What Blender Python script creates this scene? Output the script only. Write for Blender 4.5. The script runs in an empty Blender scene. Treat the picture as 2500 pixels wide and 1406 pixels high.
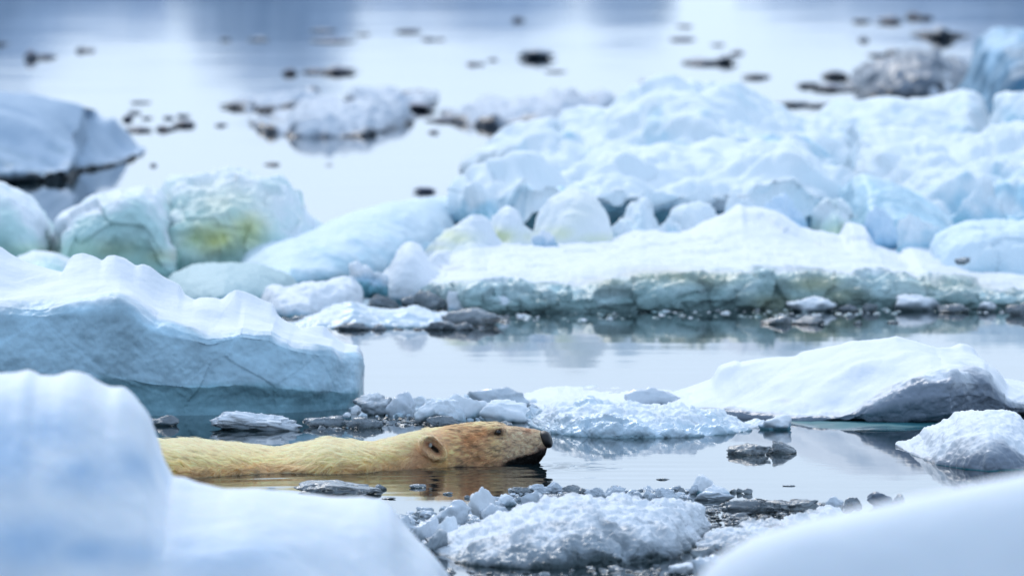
import bpy, bmesh, math, random
import numpy as np

# ------------------------------------------------------------------ camera, sky, sun, exposure
scene = bpy.context.scene
FPX = 24360.0            # focal length in photo pixels (photo 2500 wide)
CAMH = 2.361             # metres above the water
PITCH = math.radians(3.46)
cam_d = bpy.data.cameras.new('camera')
cam = bpy.data.objects.new('camera', cam_d)
scene.collection.objects.link(cam)
cam.location = (0, 0, CAMH)
cam.rotation_euler = (math.pi/2 - PITCH, 0, 0)
cam_d.sensor_width = 36.0
cam_d.lens = 36.0*FPX/2500.0
cam_d.clip_start = 0.5
cam_d.clip_end = 20000
cam_d.dof.use_dof = True
cam_d.dof.focus_distance = 30.1
cam_d.dof.aperture_fstop = 6.2
scene.camera = cam

SUN_EL, SUN_AZ = math.radians(42), math.radians(-18)      # behind the scene, a little left
world = bpy.data.worlds.new('World'); scene.world = world
world.use_nodes = True
wn = world.node_tree; wn.nodes.clear()
w_out = wn.nodes.new('ShaderNodeOutputWorld')
w_bg = wn.nodes.new('ShaderNodeBackground')
w_sky = wn.nodes.new('ShaderNodeTexSky'); w_sky.sky_type = 'NISHITA'; w_sky.sun_disc = False
w_sky.sun_elevation = SUN_EL; w_sky.sun_rotation = SUN_AZ
w_sky.air_density = 1.0; w_sky.dust_density = 4.0; w_sky.ozone_density = 1.5
w_mix = wn.nodes.new('ShaderNodeMix'); w_mix.data_type = 'RGBA'
w_mix.inputs[0].default_value = 0.78
# overcast that is a little brighter low down, all round the horizon (light thrown up by the ice fields)
w_tc = wn.nodes.new('ShaderNodeTexCoord'); w_xyz = wn.nodes.new('ShaderNodeSeparateXYZ'); w_map = wn.nodes.new('ShaderNodeMapRange')
w_map.interpolation_type = 'SMOOTHSTEP'; w_map.inputs[1].default_value = 0.0; w_map.inputs[2].default_value = 0.55
w_ov = wn.nodes.new('ShaderNodeMix'); w_ov.data_type = 'RGBA'
w_ov.inputs[6].default_value = (8.3, 11.0, 14.5, 1); w_ov.inputs[7].default_value = (5.6, 7.5, 10.2, 1)
wn.links.new(w_tc.outputs['Generated'], w_xyz.inputs[0]); wn.links.new(w_xyz.outputs[2], w_map.inputs[0]); wn.links.new(w_map.outputs[0], w_ov.inputs[0])
wn.links.new(w_ov.outputs[2], w_mix.inputs[7])
wn.links.new(w_sky.outputs[0], w_mix.inputs[6])
wn.links.new(w_mix.outputs[2], w_bg.inputs[0])
w_bg.inputs[1].default_value = 0.10
wn.links.new(w_bg.outputs[0], w_out.inputs[0])

sun_d = bpy.data.lights.new('sun', 'SUN'); sun_d.energy = 1.15; sun_d.angle = math.radians(25)
sun_d.color = (1.0, 0.98, 0.95)
sun = bpy.data.objects.new('sun', sun_d); scene.collection.objects.link(sun)
sun.rotation_euler = (math.pi/2 - SUN_EL, 0, math.pi - SUN_AZ)

vs = scene.view_settings
vs.view_transform = 'Standard'; vs.look = 'None'; vs.exposure = 0.26; vs.gamma = 1.0
vs.use_curve_mapping = False
scene.render.engine = 'CYCLES'
scene.cycles.use_denoising = True
scene.cycles.max_bounces = 10
scene.cycles.diffuse_bounces = 7
scene.cycles.caustics_reflective = False
scene.cycles.caustics_refractive = False
scene.cycles.sample_clamp_indirect = 6.0

# ------------------------------------------------------------------ numeric helpers
CP, SP = math.cos(PITCH), math.sin(PITCH)
def depth_on_water(py):
    """distance (along y) at which the sight line through photo row py meets the water"""
    v = (np.asarray(py, float) - 703.0)/FPX
    dy = CP - v*SP; dz = -SP - v*CP
    return CAMH*dy/(-dz)
def z_at(py, d):
    v = (np.asarray(py, float) - 703.0)/FPX
    return CAMH + d*(-SP - v*CP)/(CP - v*SP)
def x_at(px, d): return (np.asarray(px, float) - 1250.0)/FPX*np.asarray(d, float)
def project(P):
    dz = P[..., 2]-CAMH; dy = P[..., 1]
    f = dy*CP - dz*SP; u = dy*SP + dz*CP
    return 1250+FPX*P[..., 0]/f, 703-FPX*u/f
def sm(a, b, x):
    t = np.clip((x-a)/(b-a), 0, 1); return t*t*(3-2*t)
def lin(r, g, b):
    f = lambda c: ((c/255+0.055)/1.055)**2.4 if c > 10 else c/255/12.92
    return (f(r), f(g), f(b), 1.0)

def _hash(ix, iy, iz, seed):
    h = (ix.astype(np.uint32)*np.uint32(374761393) + iy.astype(np.uint32)*np.uint32(668265263)
         + iz.astype(np.uint32)*np.uint32(2147483647-58) + np.uint32(seed*7919 % 4294967291))
    h = (h ^ (h >> np.uint32(13)))*np.uint32(1274126177)
    h = (h ^ (h >> np.uint32(16)))*np.uint32(2246822519)
    return h ^ (h >> np.uint32(15))
def perlin(P, seed=0):
    P = np.asarray(P, float)
    i = np.floor(P).astype(np.int64); f = P - i
    u = f*f*f*(f*(f*6-15)+10)
    out = 0
    for dx in (0, 1):
        for dy in (0, 1):
            for dz in (0, 1):
                h = _hash(i[..., 0]+dx, i[..., 1]+dy, i[..., 2]+dz, seed)
                a = (h & np.uint32(1023)).astype(float)/1024*2*np.pi
                c = ((h >> np.uint32(10)) & np.uint32(1023)).astype(float)/511.5-1
                s = np.sqrt(1-c*c)
                g = s*np.cos(a)*(f[..., 0]-dx)+s*np.sin(a)*(f[..., 1]-dy)+c*(f[..., 2]-dz)
                w = (u[..., 0] if dx else 1-u[..., 0])*(u[..., 1] if dy else 1-u[..., 1])*(u[..., 2] if dz else 1-u[..., 2])
                out = out + w*g
    return out*1.5
def fbm(P, freq, octv=4, seed=0, gain=.5, lac=2.03):
    o = 0; a = 1
    for k in range(octv):
        o = o + a*perlin(P*freq, seed+k*17); a *= gain; freq *= lac
    return o
def ridged(P, freq, octv=3, seed=0):
    o = 0; a = 1
    for k in range(octv):
        o = o + a*(1-2*np.abs(perlin(P*freq, seed+k*13))); a *= .5; freq *= 2.1
    return o/1.75
def worley(P, freq, seed=0):
    """(distance to nearest cell point, random id of that cell)"""
    Q = np.asarray(P, float)*freq
    i = np.floor(Q).astype(np.int64)
    best = np.full(Q.shape[:-1], 9.0); sec = np.full(Q.shape[:-1], 9.0); idv = np.zeros(Q.shape[:-1])
    for dx in (-1, 0, 1):
        for dy in (-1, 0, 1):
            for dz in (-1, 0, 1):
                c = i + np.array([dx, dy, dz])
                h = _hash(c[..., 0], c[..., 1], c[..., 2], seed)
                o = np.stack([(h & np.uint32(1023)), (h >> np.uint32(10)) & np.uint32(1023), (h >> np.uint32(20)) & np.uint32(1023)], -1)/1023.0
                d = np.linalg.norm(c+o-Q, axis=-1)
                m = d < best
                sec = np.where(m, best, np.minimum(sec, d))
                idv = np.where(m, (h & np.uint32(255))/255.0, idv)
                best = np.where(m, d, best)
    return best, sec, idv

# ------------------------------------------------------------------ mesh helpers
COL = scene.collection
def new_mesh(name, V, faces_flat, nper, smooth=True):
    me = bpy.data.meshes.new(name)
    V = np.ascontiguousarray(V, dtype=np.float32); F = np.ascontiguousarray(faces_flat, dtype=np.int32).ravel()
    nf = len(F)//nper
    me.vertices.add(len(V)); me.vertices.foreach_set('co', V.ravel())
    me.loops.add(len(F)); me.loops.foreach_set('vertex_index', F)
    me.polygons.add(nf)
    me.polygons.foreach_set('loop_start', np.arange(0, len(F), nper, dtype=np.int32))
    me.polygons.foreach_set('use_smooth', np.full(nf, smooth, dtype=bool))
    me.update(calc_edges=True); me.validate()
    return me
def grid_faces(nu, nv, wrap=False):
    i = np.arange(nu-1)[:, None]; j = np.arange(nv if wrap else nv-1)[None, :]
    j2 = (j+1) % nv
    return np.stack([i*nv+j, (i+1)*nv+j, (i+1)*nv+j2, i*nv+j2], -1).reshape(-1, 4)
def set_attr(me, name, arr):
    at = me.attributes.new(name, 'FLOAT', 'POINT'); at.data.foreach_set('value', np.ascontiguousarray(arr, dtype=np.float32).ravel())
def set_col(me, name, arr):
    at = me.attributes.new(name, 'FLOAT_COLOR', 'POINT')
    a = np.ones((len(arr), 4), np.float32); a[:, :3] = arr; at.data.foreach_set('color', a.ravel())
def link(name, me, mat, parent=None):
    o = bpy.data.objects.new(name, me); COL.objects.link(o)
    if mat: me.materials.append(mat)
    if parent: o.parent = parent
    return o
def tag(o, label, cat=None, group=None, kind=None):
    if label: o['label'] = label
    if cat: o['category'] = cat
    if group: o['group'] = group
    if kind: o['kind'] = kind
    return o
def recenter(V):
    c = np.array([V[:, 0].mean(), V[:, 1].mean(), 0.0]); return V-c, c

# ------------------------------------------------------------------ materials
def nd(nt, t, **k):
    n = nt.nodes.new(t)
    for a, b in k.items(): setattr(n, a, b)
    return n
def mixc(nt, fac, a, b):
    m = nd(nt, 'ShaderNodeMix', data_type='RGBA')
    for s, v in ((0, fac), (6, a), (7, b)):
        if isinstance(v, (tuple, list)): m.inputs[s].default_value = v
        elif isinstance(v, (int, float)): m.inputs[s].default_value = v
        else: nt.links.new(v, m.inputs[s])
    return m.outputs[2]
def mathn(nt, op, a, b=None):
    m = nd(nt, 'ShaderNodeMath', operation=op)
    for s, v in ((0, a), (1, b)):
        if v is None: continue
        if isinstance(v, (int, float)): m.inputs[s].default_value = v
        else: nt.links.new(v, m.inputs[s])
    return m.outputs[0]
def ice_material(name, snow, ice, deep, rs=.65, ri=.28, grain=70, bump=.35, bdist=.004, sss=0.0, stain=None, var=.12, trans=0.0, vscale=4.0):
    """snow on top of ice: the mesh says where it is snow (ice=0), ice (ice=1), old dense ice (deep=1)"""
    snow, ice, deep = (tuple(c*.93 for c in q[:3])+(1,) for q in (snow, ice, deep))       # old, wet snow and ice
    m = bpy.data.materials.new(name); m.use_nodes = True
    nt = m.node_tree; p = nt.nodes['Principled BSDF']
    tc = nd(nt, 'ShaderNodeTexCoord')
    a_ice = nd(nt, 'ShaderNodeAttribute', attribute_name='ice').outputs['Fac']
    a_deep = nd(nt, 'ShaderNodeAttribute', attribute_name='deep').outputs['Fac']
    n1 = nd(nt, 'ShaderNodeTexNoise'); n1.inputs['Scale'].default_value = vscale; n1.inputs['Detail'].default_value = 6
    n1.inputs['Roughness'].default_value = .6
    n2 = nd(nt, 'ShaderNodeTexNoise'); n2.inputs['Scale'].default_value = grain; n2.inputs['Detail'].default_value = 4
    for n in (n1, n2): nt.links.new(tc.outputs['Object'], n.inputs['Vector'])
    ic = mixc(nt, a_deep, ice, deep)
    k = nd(nt, 'ShaderNodeMapRange'); nt.links.new(n1.outputs[0], k.inputs[0])
    k.inputs[1].default_value = .3; k.inputs[2].default_value = .7
    k.inputs[3].default_value = 1-var*1.6; k.inputs[4].default_value = 1+var
    ic = mixc(nt, 1.0, ic, ic)
    mul = nd(nt, 'ShaderNodeVectorMath', operation='SCALE'); nt.links.new(ic, mul.inputs[0]); nt.links.new(k.outputs[0], mul.inputs['Scale'])
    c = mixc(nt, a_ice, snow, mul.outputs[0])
    if stain:
        a_st = nd(nt, 'ShaderNodeAttribute', attribute_name='stain').outputs['Fac']
        f = mathn(nt, 'MULTIPLY', a_st, k.outputs[0])
        c = mixc(nt, f, c, stain)
    nt.links.new(c, p.inputs['Base Color'])
    r = nd(nt, 'ShaderNodeMapRange'); nt.links.new(a_ice, r.inputs[0]); r.inputs[3].default_value = rs; r.inputs[4].default_value = ri
    nt.links.new(r.outputs[0], p.inputs['Roughness'])
    p.inputs['IOR'].default_value = 1.31
    p.inputs['Specular IOR Level'].default_value = .5
    if sss:
        p.inputs['Subsurface Weight'].default_value = sss
        p.inputs['Subsurface Radius'].default_value = (.03, .05, .07); p.inputs['Subsurface Scale'].default_value = .6
    if trans: p.inputs['Transmission Weight'].default_value = trans
    b = nd(nt, 'ShaderNodeBump'); b.inputs['Strength'].default_value = bump; b.inputs['Distance'].default_value = bdist
    nt.links.new(n2.outputs[0], b.inputs['Height']); nt.links.new(b.outputs[0], p.inputs['Normal'])
    return m

SNOW = (.86, .89, .93, 1)
MAT = {}
MAT['front']  = ice_material('snow_front', SNOW, lin(120, 180, 225), lin(80, 160, 215), grain=20, bump=.2, bdist=.006, sss=0.25, vscale=1.2)
MAT['wall']   = ice_material('ice_wall', SNOW, lin(182, 214, 230), lin(132, 180, 193), ri=.35, grain=38, bump=.5, bdist=.006, var=.22, vscale=6)
MAT['shelf']  = ice_material('ice_shelf', SNOW, lin(184, 208, 210), lin(146, 174, 174), ri=.35, grain=45, bump=.5, bdist=.008, stain=lin(165, 160, 105), var=.25, vscale=9)
MAT['snow']   = ice_material('snow_bank', SNOW, lin(176, 206, 226), lin(120, 175, 190), grain=60, bump=.35, bdist=.004, var=.1)
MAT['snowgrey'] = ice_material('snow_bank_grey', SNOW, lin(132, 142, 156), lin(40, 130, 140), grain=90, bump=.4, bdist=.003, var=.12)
MAT['ridge']  = ice_material('ridge_ice', (.82, .89, .93, 1), lin(184, 220, 236), lin(140, 194, 208), ri=.5, grain=12, bump=.4, bdist=.02, var=.12, vscale=2.5)
MAT['pale']   = ice_material('pale_ice', (.86, .9, .94, 1), lin(196, 226, 224), lin(156, 198, 194), ri=.5, grain=16, bump=.35, bdist=.015, stain=lin(214, 220, 142), var=.08, vscale=3)
MAT['blue']   = ice_material('blue_ice', lin(214, 232, 246), lin(164, 204, 230), lin(70, 120, 150), ri=.5, grain=14, bump=.35, bdist=.015, var=.12, vscale=3)
MAT['greyblue'] = ice_material('grey_blue_ice', lin(175, 195, 215), lin(120, 150, 165), lin(38, 50, 58), ri=.5, grain=14, bump=.4, bdist=.012, var=.18, vscale=3)
MAT['berg']   = ice_material('berg_ice', lin(200, 216, 236), lin(160, 184, 214), lin(128, 154, 186), grain=3, bump=.3, bdist=.05, var=.15, vscale=.6)
MAT['rubble'] = ice_material('rubble_ice', SNOW, lin(150, 160, 168), lin(66, 80, 84), ri=.22, grain=110, bump=.5, bdist=.004, var=.2, vscale=14)
MAT['crystal']= ice_material('crystal_ice', (.85, .9, .95, 1), lin(206, 224, 236), lin(150, 178, 190), ri=.2, grain=90, bump=.5, bdist=.004, var=.14, vscale=12)
MAT['far_dark'] = ice_material('dark_backlit_ice', lin(150, 154, 172), lin(94, 100, 118), lin(58, 64, 78), ri=.25, grain=20, bump=.5, bdist=.01, var=.3, vscale=6)  # backlit shade of the far pieces put into the dark colour
MAT['far_grey'] = ice_material('grey_floe_ice', lin(208, 216, 226), lin(118, 130, 144), lin(44, 52, 64), ri=.3, grain=18, bump=.5, bdist=.01, var=.22, vscale=5)
MAT['dark']   = ice_material('clear_dark_ice', lin(196, 206, 214), lin(134, 146, 154), lin(82, 94, 98), ri=.06, rs=.12, grain=60, bump=.8, bdist=.007, var=.5, vscale=34, trans=.6)
MAT['clear']  = ice_material('clear_ice', lin(226, 234, 243), lin(212, 222, 231), lin(180, 192, 202), ri=.1, rs=.2, grain=70, bump=.5, bdist=.004, var=.2, vscale=18, trans=.12)
MAT['ledge']  = ice_material('wet_pale_teal_ice', lin(190, 212, 214), lin(150, 186, 190), lin(120, 160, 166), ri=.2, grain=24, bump=.3, bdist=.006, var=.14)
MAT['aqua']   = ice_material('aqua_ice', lin(224, 239, 247), lin(192, 224, 238), lin(160, 204, 218), ri=.45, grain=14, bump=.35, bdist=.012, var=.1, vscale=3)
MAT['teal']   = ice_material('submerged_teal_ice', lin(60, 120, 128), lin(30, 92, 102), lin(18, 66, 78), ri=.12, grain=30, bump=.2, bdist=.004, var=.15)

# ------------------------------------------------------------------ ice builders
def poly(pts, x):
    p = np.array(pts, float); return np.interp(x, p[:, 0], p[:, 1])

def floe(name, label, cat, top, base, dc, db, mat, lip=None, wall=None, nf=2.2, nb=2.0, ends=(2.6, .55), low=(.03, 2.0), mid=(.012, 9.0),
         hi=(.003, 40.0), cell=None, ice=(.3, .2, .15), deep=(.08, .06, .08), stains=(), front=None, step=3.0, rows=70, seed=1, group=None,
         sink=.12, kind=None, crease=None, icefn=None, rid=0.0, bil=None, smo=.16):
    """One floe: `top` is its crest, `base` its front water line (photo rows on the water), dc / db metres from front to crest and crest to back."""
    px0, px1 = top[0][0], top[-1][0]
    n = max(24, int((px1-px0)/step)); px = np.linspace(px0, px1, n)
    u = np.linspace(-1, 1, n)
    yf = np.full(n, float(front)) if front is not None else (depth_on_water(poly(base, px)) if isinstance(base, (list, tuple)) else np.full(n, depth_on_water(base)))
    e = np.maximum((1-np.abs(u)**ends[0]), 0)**ends[1]
    dcx = (poly(dc, px) if isinstance(dc, (list, tuple)) else np.full(n, dc)); dbx = (poly(db, px) if isinstance(db, (list, tuple)) else np.full(n, db))
    yc = yf+dcx
    X = x_at(px, yc)
    H = np.maximum(z_at(poly(top, px), yc), .004)
    H = np.convolve(np.pad(H, 3, 'edge'), np.array([1, 3, 5, 6, 5, 3, 1])/24., 'valid')
    ks = max(5, int(n*smo))|1; win = np.hanning(ks+2)[1:-1]; win /= win.sum()
    Hm = np.lib.stride_tricks.sliding_window_view(np.pad(H, ks//2, 'edge'), 2*(ks//2)+1).min(1)
    Hs = np.minimum(np.convolve(np.pad(Hm, ks//2, 'edge'), win, 'valid'), H)      # body under the crest; the peaks stand on it
    nr = rows; nbk = max(12, rows//4)
    t = np.linspace(0, 1, nr)
    if lip is None:
        c, s = np.cos(t*np.pi/2), np.sin(t*np.pi/2)
        S = 1-c**(2/nf); Z = s**(2/nf)
        Yg = yc[:, None]-(dcx*e)[:, None]*(1-S)[None, :]
        Zg = Hs[:, None]*Z[None, :]+(H-Hs)[:, None]*(Z**5)[None, :]
        rel = np.broadcast_to(Z[None, :], Zg.shape)
    else:
        wl = np.array(wall, float)                      # (metres behind the water line, share of lip height)
        sl = wl[-1, 0]
        zl = np.minimum(z_at(poly(lip, px), yf+sl), H*.97); zl = np.maximum(zl, .06*H)
        q = np.concatenate([[0], np.cumsum(np.hypot(np.diff(wl[:, 0])*1.0, np.diff(wl[:, 1])*.4))]); q /= q[-1]
        n1 = int(nr*.6); n2 = nr-n1
        tw = np.linspace(0, 1, n1); aw = np.interp(tw, q, wl[:, 1]); swm = np.interp(tw, q, wl[:, 0])
        t2 = np.linspace(0, 1, n2+1)[1:]
        Yw = yf[:, None]+(1-e)[:, None]*dcx[:, None]+swm[None, :]*np.minimum(1, e+.0)[:, None]
        Zw = zl[:, None]*aw[None, :]
        lipY = Yw[:, -1]
        Yt = lipY[:, None]+(yc-lipY)[:, None]*t2[None, :]
        Hq = np.maximum(Hs, zl*1.02); Zt = zl[:, None]+(Hq-zl)[:, None]*np.sin(t2*np.pi/2)[None, :]+(H-Hq)[:, None]*(t2**4)[None, :]
        Yg = np.concatenate([Yw, Yt], 1); Zg = np.concatenate([Zw, Zt], 1)
        rel = np.concatenate([np.broadcast_to(aw[None, :], Zw.shape), 1+np.broadcast_to(t2[None, :], Zt.shape)], 1)
    tb = np.linspace(1, 0, nbk+1)[1:]
    cb, sb = np.cos(tb*np.pi/2), np.sin(tb*np.pi/2)
    Yb = yc[:, None]+(dbx*e)[:, None]*(cb**(2/nb))[None, :]
    Zb = H[:, None]*(sb**(2/nb))[None, :]
    relb = np.broadcast_to((sb if lip is None else 1+sb)[None, :], Zb.shape)
    # skirt below the water
    Yg = np.concatenate([Yg[:, :1]-.0, Yg, Yb, Yb[:, -1:]], 1)
    Zg = np.concatenate([np.full((n, 1), -sink), Zg, Zb, np.full((n, 1), -sink)], 1)
    rel = np.concatenate([np.zeros((n, 1)), rel, relb, np.zeros((n, 1))], 1)
    P = np.stack([np.broadcast_to(X[:, None], Yg.shape), Yg, Zg], -1).copy()
    def normals(P):
        a = np.gradient(P, axis=0); b = np.gradient(P, axis=1)
        N = np.cross(a, b); L = np.linalg.norm(N, axis=-1, keepdims=True); N = N/np.maximum(L, 1e-9)
        return N
    N = normals(P)
    fade = sm(-.02, .10*max(H.max(), .05), P[..., 2])*.8+.2
    d = 0
    wm = 1.0 if lip is None else 1-.7*sm(.95, 1.12, rel)      # broken faces, smoother snow on top
    cw = 1-.75*sm(.7, 1.0, rel/rel.max())          # the crest keeps its outline
    if low: d = d+low[0]*fbm(P, low[1], 3, seed)*cw
    if mid: d = d+mid[0]*wm*(fbm(P, mid[1], 4, seed+5) if not rid else (1-rid)*fbm(P, mid[1], 4, seed+5)+rid*ridged(P, mid[1]*.7, 3, seed+6))
    if hi: d = d+hi[0]*wm*fbm(P, hi[1], 3, seed+9)
    if bil:      # rounded knobs with sharp creases between them
        for a_, f_, k_ in ((bil[0], bil[1], 41), (bil[0]*.45, bil[1]*2.3, 42), (bil[0]*.2, bil[1]*5.2, 43)):
            d = d+a_*(np.abs(perlin(P*f_, seed+k_))*3.2-.9)*(.6+.4*cw)
    if cell:
        b, s2, idv = worley(P, cell[1], seed+3)
        d = d+cell[0]*wm*((idv-.5)*1.2+(s2-b)*.8-.4)
    P = P+N*(d*fade)[..., None]
    P[:, 0, 2] = -sink; P[:, -1, 2] = -sink
    nv = P.shape[1]
    V = P.reshape(-1, 3)
    fb = fbm(P, 7.0, 4, seed+21)
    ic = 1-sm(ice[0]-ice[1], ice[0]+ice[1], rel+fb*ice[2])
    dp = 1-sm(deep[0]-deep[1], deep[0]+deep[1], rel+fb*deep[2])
    pxv, pyv = project(P)
    if icefn is not None: ic, dp = icefn(pxv, pyv, rel, fb, ic, dp)
    st = np.zeros_like(ic)
    for (sx, sy, rx, ry, a) in stains:
        st = np.maximum(st, a*np.exp(-((pxv-sx)/rx)**2-((pyv-sy)/ry)**2)*(1+.5*fb))
    V, c0 = recenter(V)
    me = new_mesh(name, V, grid_faces(n, nv)[:, ::-1], 4)
    set_attr(me, 'ice', np.clip(ic, 0, 1)); set_attr(me, 'deep', np.clip(dp, 0, 1)); set_attr(me, 'stain', np.clip(st, 0, 1))
    o = link(name, me, MAT[mat]); o.location = c0
    return tag(o, label, cat, group, kind)

_ICO = {}
def ico(level):
    if level not in _ICO:
        bm = bmesh.new(); bmesh.ops.create_icosphere(bm, subdivisions=level, radius=1)
        V = np.array([v.co[:] for v in bm.verts]); F = np.array([[v.index for v in f.verts] for f in bm.faces]); bm.free()
        _ICO[level] = (V, F)
    return _ICO[level]
def rock(seed, nfac=11, level=4, soft=.06, rough=.05, rfreq=2.5, dims=(1, 1, 1), lumps=0.0, pits=0.0):
    """unit broken-ice shape: planes cut from a ball, edges a little melted"""
    rng = np.random.default_rng(seed)
    V, F = ico(level)
    n = rng.normal(size=(nfac, 3)); n /= np.linalg.norm(n, axis=1, keepdims=True)
    n = np.concatenate([n, [[0, 0, -1]]]); dd = rng.uniform(.55, 1.0, len(n))
    q = np.maximum(V@n.T, 1e-3); r = dd[None, :]/q
    r = np.minimum(r, 1.35)
    k = 1/max(soft, .005)
    R = -np.log(np.exp(-k*r).sum(1))/k
    P = V*R[:, None]*np.array(dims)
    if lumps: P = P*(1+lumps*fbm(V, 1.3, 2, seed)[:, None])
    if rough: P = P*(1+rough*fbm(V, rfreq, 4, seed+3)[:, None])
    if pits:
        b, s2, i2 = worley(V, 3.4, seed); P = P*(1+pits*(i2-.5)[:, None])
    P -= (P.max(0)+P.min(0))/2
    return P, F
def chunk(name, label, cat, px0, px1, ptop, pbase, mat, seed, dr=.7, nfac=11, level=4, soft=.022, rough=.10, lumps=.18, sink=.35, group=None,
          ice=(.35, .25, .3), deep=(.12, .1, .2), stand=0.0, kind=None, rfreq=3.0, pits=.13, yoff=0.0, tilt=0.0, taper=0.0):
    """a single piece of ice between photo columns px0..px1 with its water line at row pbase and its top at ptop (stand: height of the thing it rests on)"""
    d0 = depth_on_water(pbase) if not stand else stand
    w = (px1-px0)/FPX*d0; dep = w*dr; d = d0+dep/2+yoff
    zb = 0.0 if not stand else z_at(pbase, d)
    h = z_at(ptop, d)-zb
    P, F = rock(seed, nfac, level, soft, rough, rfreq, lumps=lumps, pits=pits)
    if tilt:
        c, s = math.cos(tilt), math.sin(tilt); P = P@np.array([[c, 0, s], [0, 1, 0], [-s, 0, c]])
    P = (P-P.min(0))/(P.max(0)-P.min(0))
    zz = P[:, 2]*(1+sink)-sink
    if taper:
        xx = np.abs(P[:, 0]*2-1); bump_ = 1-taper*xx**2
        bump_ = bump_*(1+.35*perlin(np.stack([P[:, 0]*3.1+seed*.37, P[:, 0]*0, P[:, 0]*0+seed], -1), seed))
        zz = np.where(zz > 0, zz*np.clip(bump_, .15, 1.15), zz)
    V = np.stack([(P[:, 0]-.5)*w, (P[:, 1]-.5)*dep, zz*h], 1)
    loc = np.array([float(x_at((px0+px1)/2, d)), float(d), float(zb)])
    fb = fbm(V+loc, 2.2/max(w, .05), 4, seed)
    me = new_mesh(name, V, F, 3)
    set_attr(me, 'ice', np.clip(1-sm(ice[0]-ice[1], ice[0]+ice[1], zz+fb*ice[2]), 0, 1)); set_attr(me, 'deep', np.clip(1-sm(deep[0]-deep[1], deep[0]+deep[1], zz+fb*deep[2]), 0, 1))
    o = link(name, me, MAT[mat]); o.location = loc
    return tag(o, label, cat, group, kind)
def brash(name, label, region, count, size, mat, seed, flat=.5, level=2, cat='brash ice', spread=None):
    """loose small pieces nobody would count, as one object; region = polygon strip [(px, py_far, py_near), ...] on the water"""
    rng = np.random.default_rng(seed)
    reg = np.array(region, float); Vs = []; Fs = []; iv = []; off = 0
    lib = [rock(seed*100+k, 9, level, .012, .10, lumps=.35) for k in range(10)]
    for k in range(count):
        px = rng.uniform(reg[0, 0], reg[-1, 0]); a = np.interp(px, reg[:, 0], reg[:, 1]); b = np.interp(px, reg[:, 0], reg[:, 2])
        py = rng.uniform(a, b); d = float(depth_on_water(py))
        s = size[0]*(size[1]/size[0])**(rng.random()**1.6)/FPX*d/2
        P, F = lib[rng.integers(10)]
        th = rng.uniform(0, 2*np.pi); c, sn = np.cos(th), np.sin(th)
        Q = P*np.array([1, .8, flat*rng.uniform(.6, 1.2)])*s
        Q = Q@np.array([[c, -sn, 0], [sn, c, 0], [0, 0, 1]])
        Q = Q+np.array([x_at(px, d), d, s*flat*.15])
        Vs.append(Q); Fs.append(F+off); off += len(Q); iv.append(np.full(len(Q), rng.random()))
    V = np.concatenate(Vs); V, c0 = recenter(V)
    me = new_mesh(name, V, np.concatenate(Fs), 3, smooth=False)
    iv = np.concatenate(iv); set_attr(me, 'ice', np.clip(iv*1.6-.2, 0, 1)); set_attr(me, 'deep', np.clip((iv-.5)*2, 0, 1))
    o = link(name, me, MAT[mat]); o.location = c0
    return tag(o, label, cat, None, 'stuff')

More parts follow.
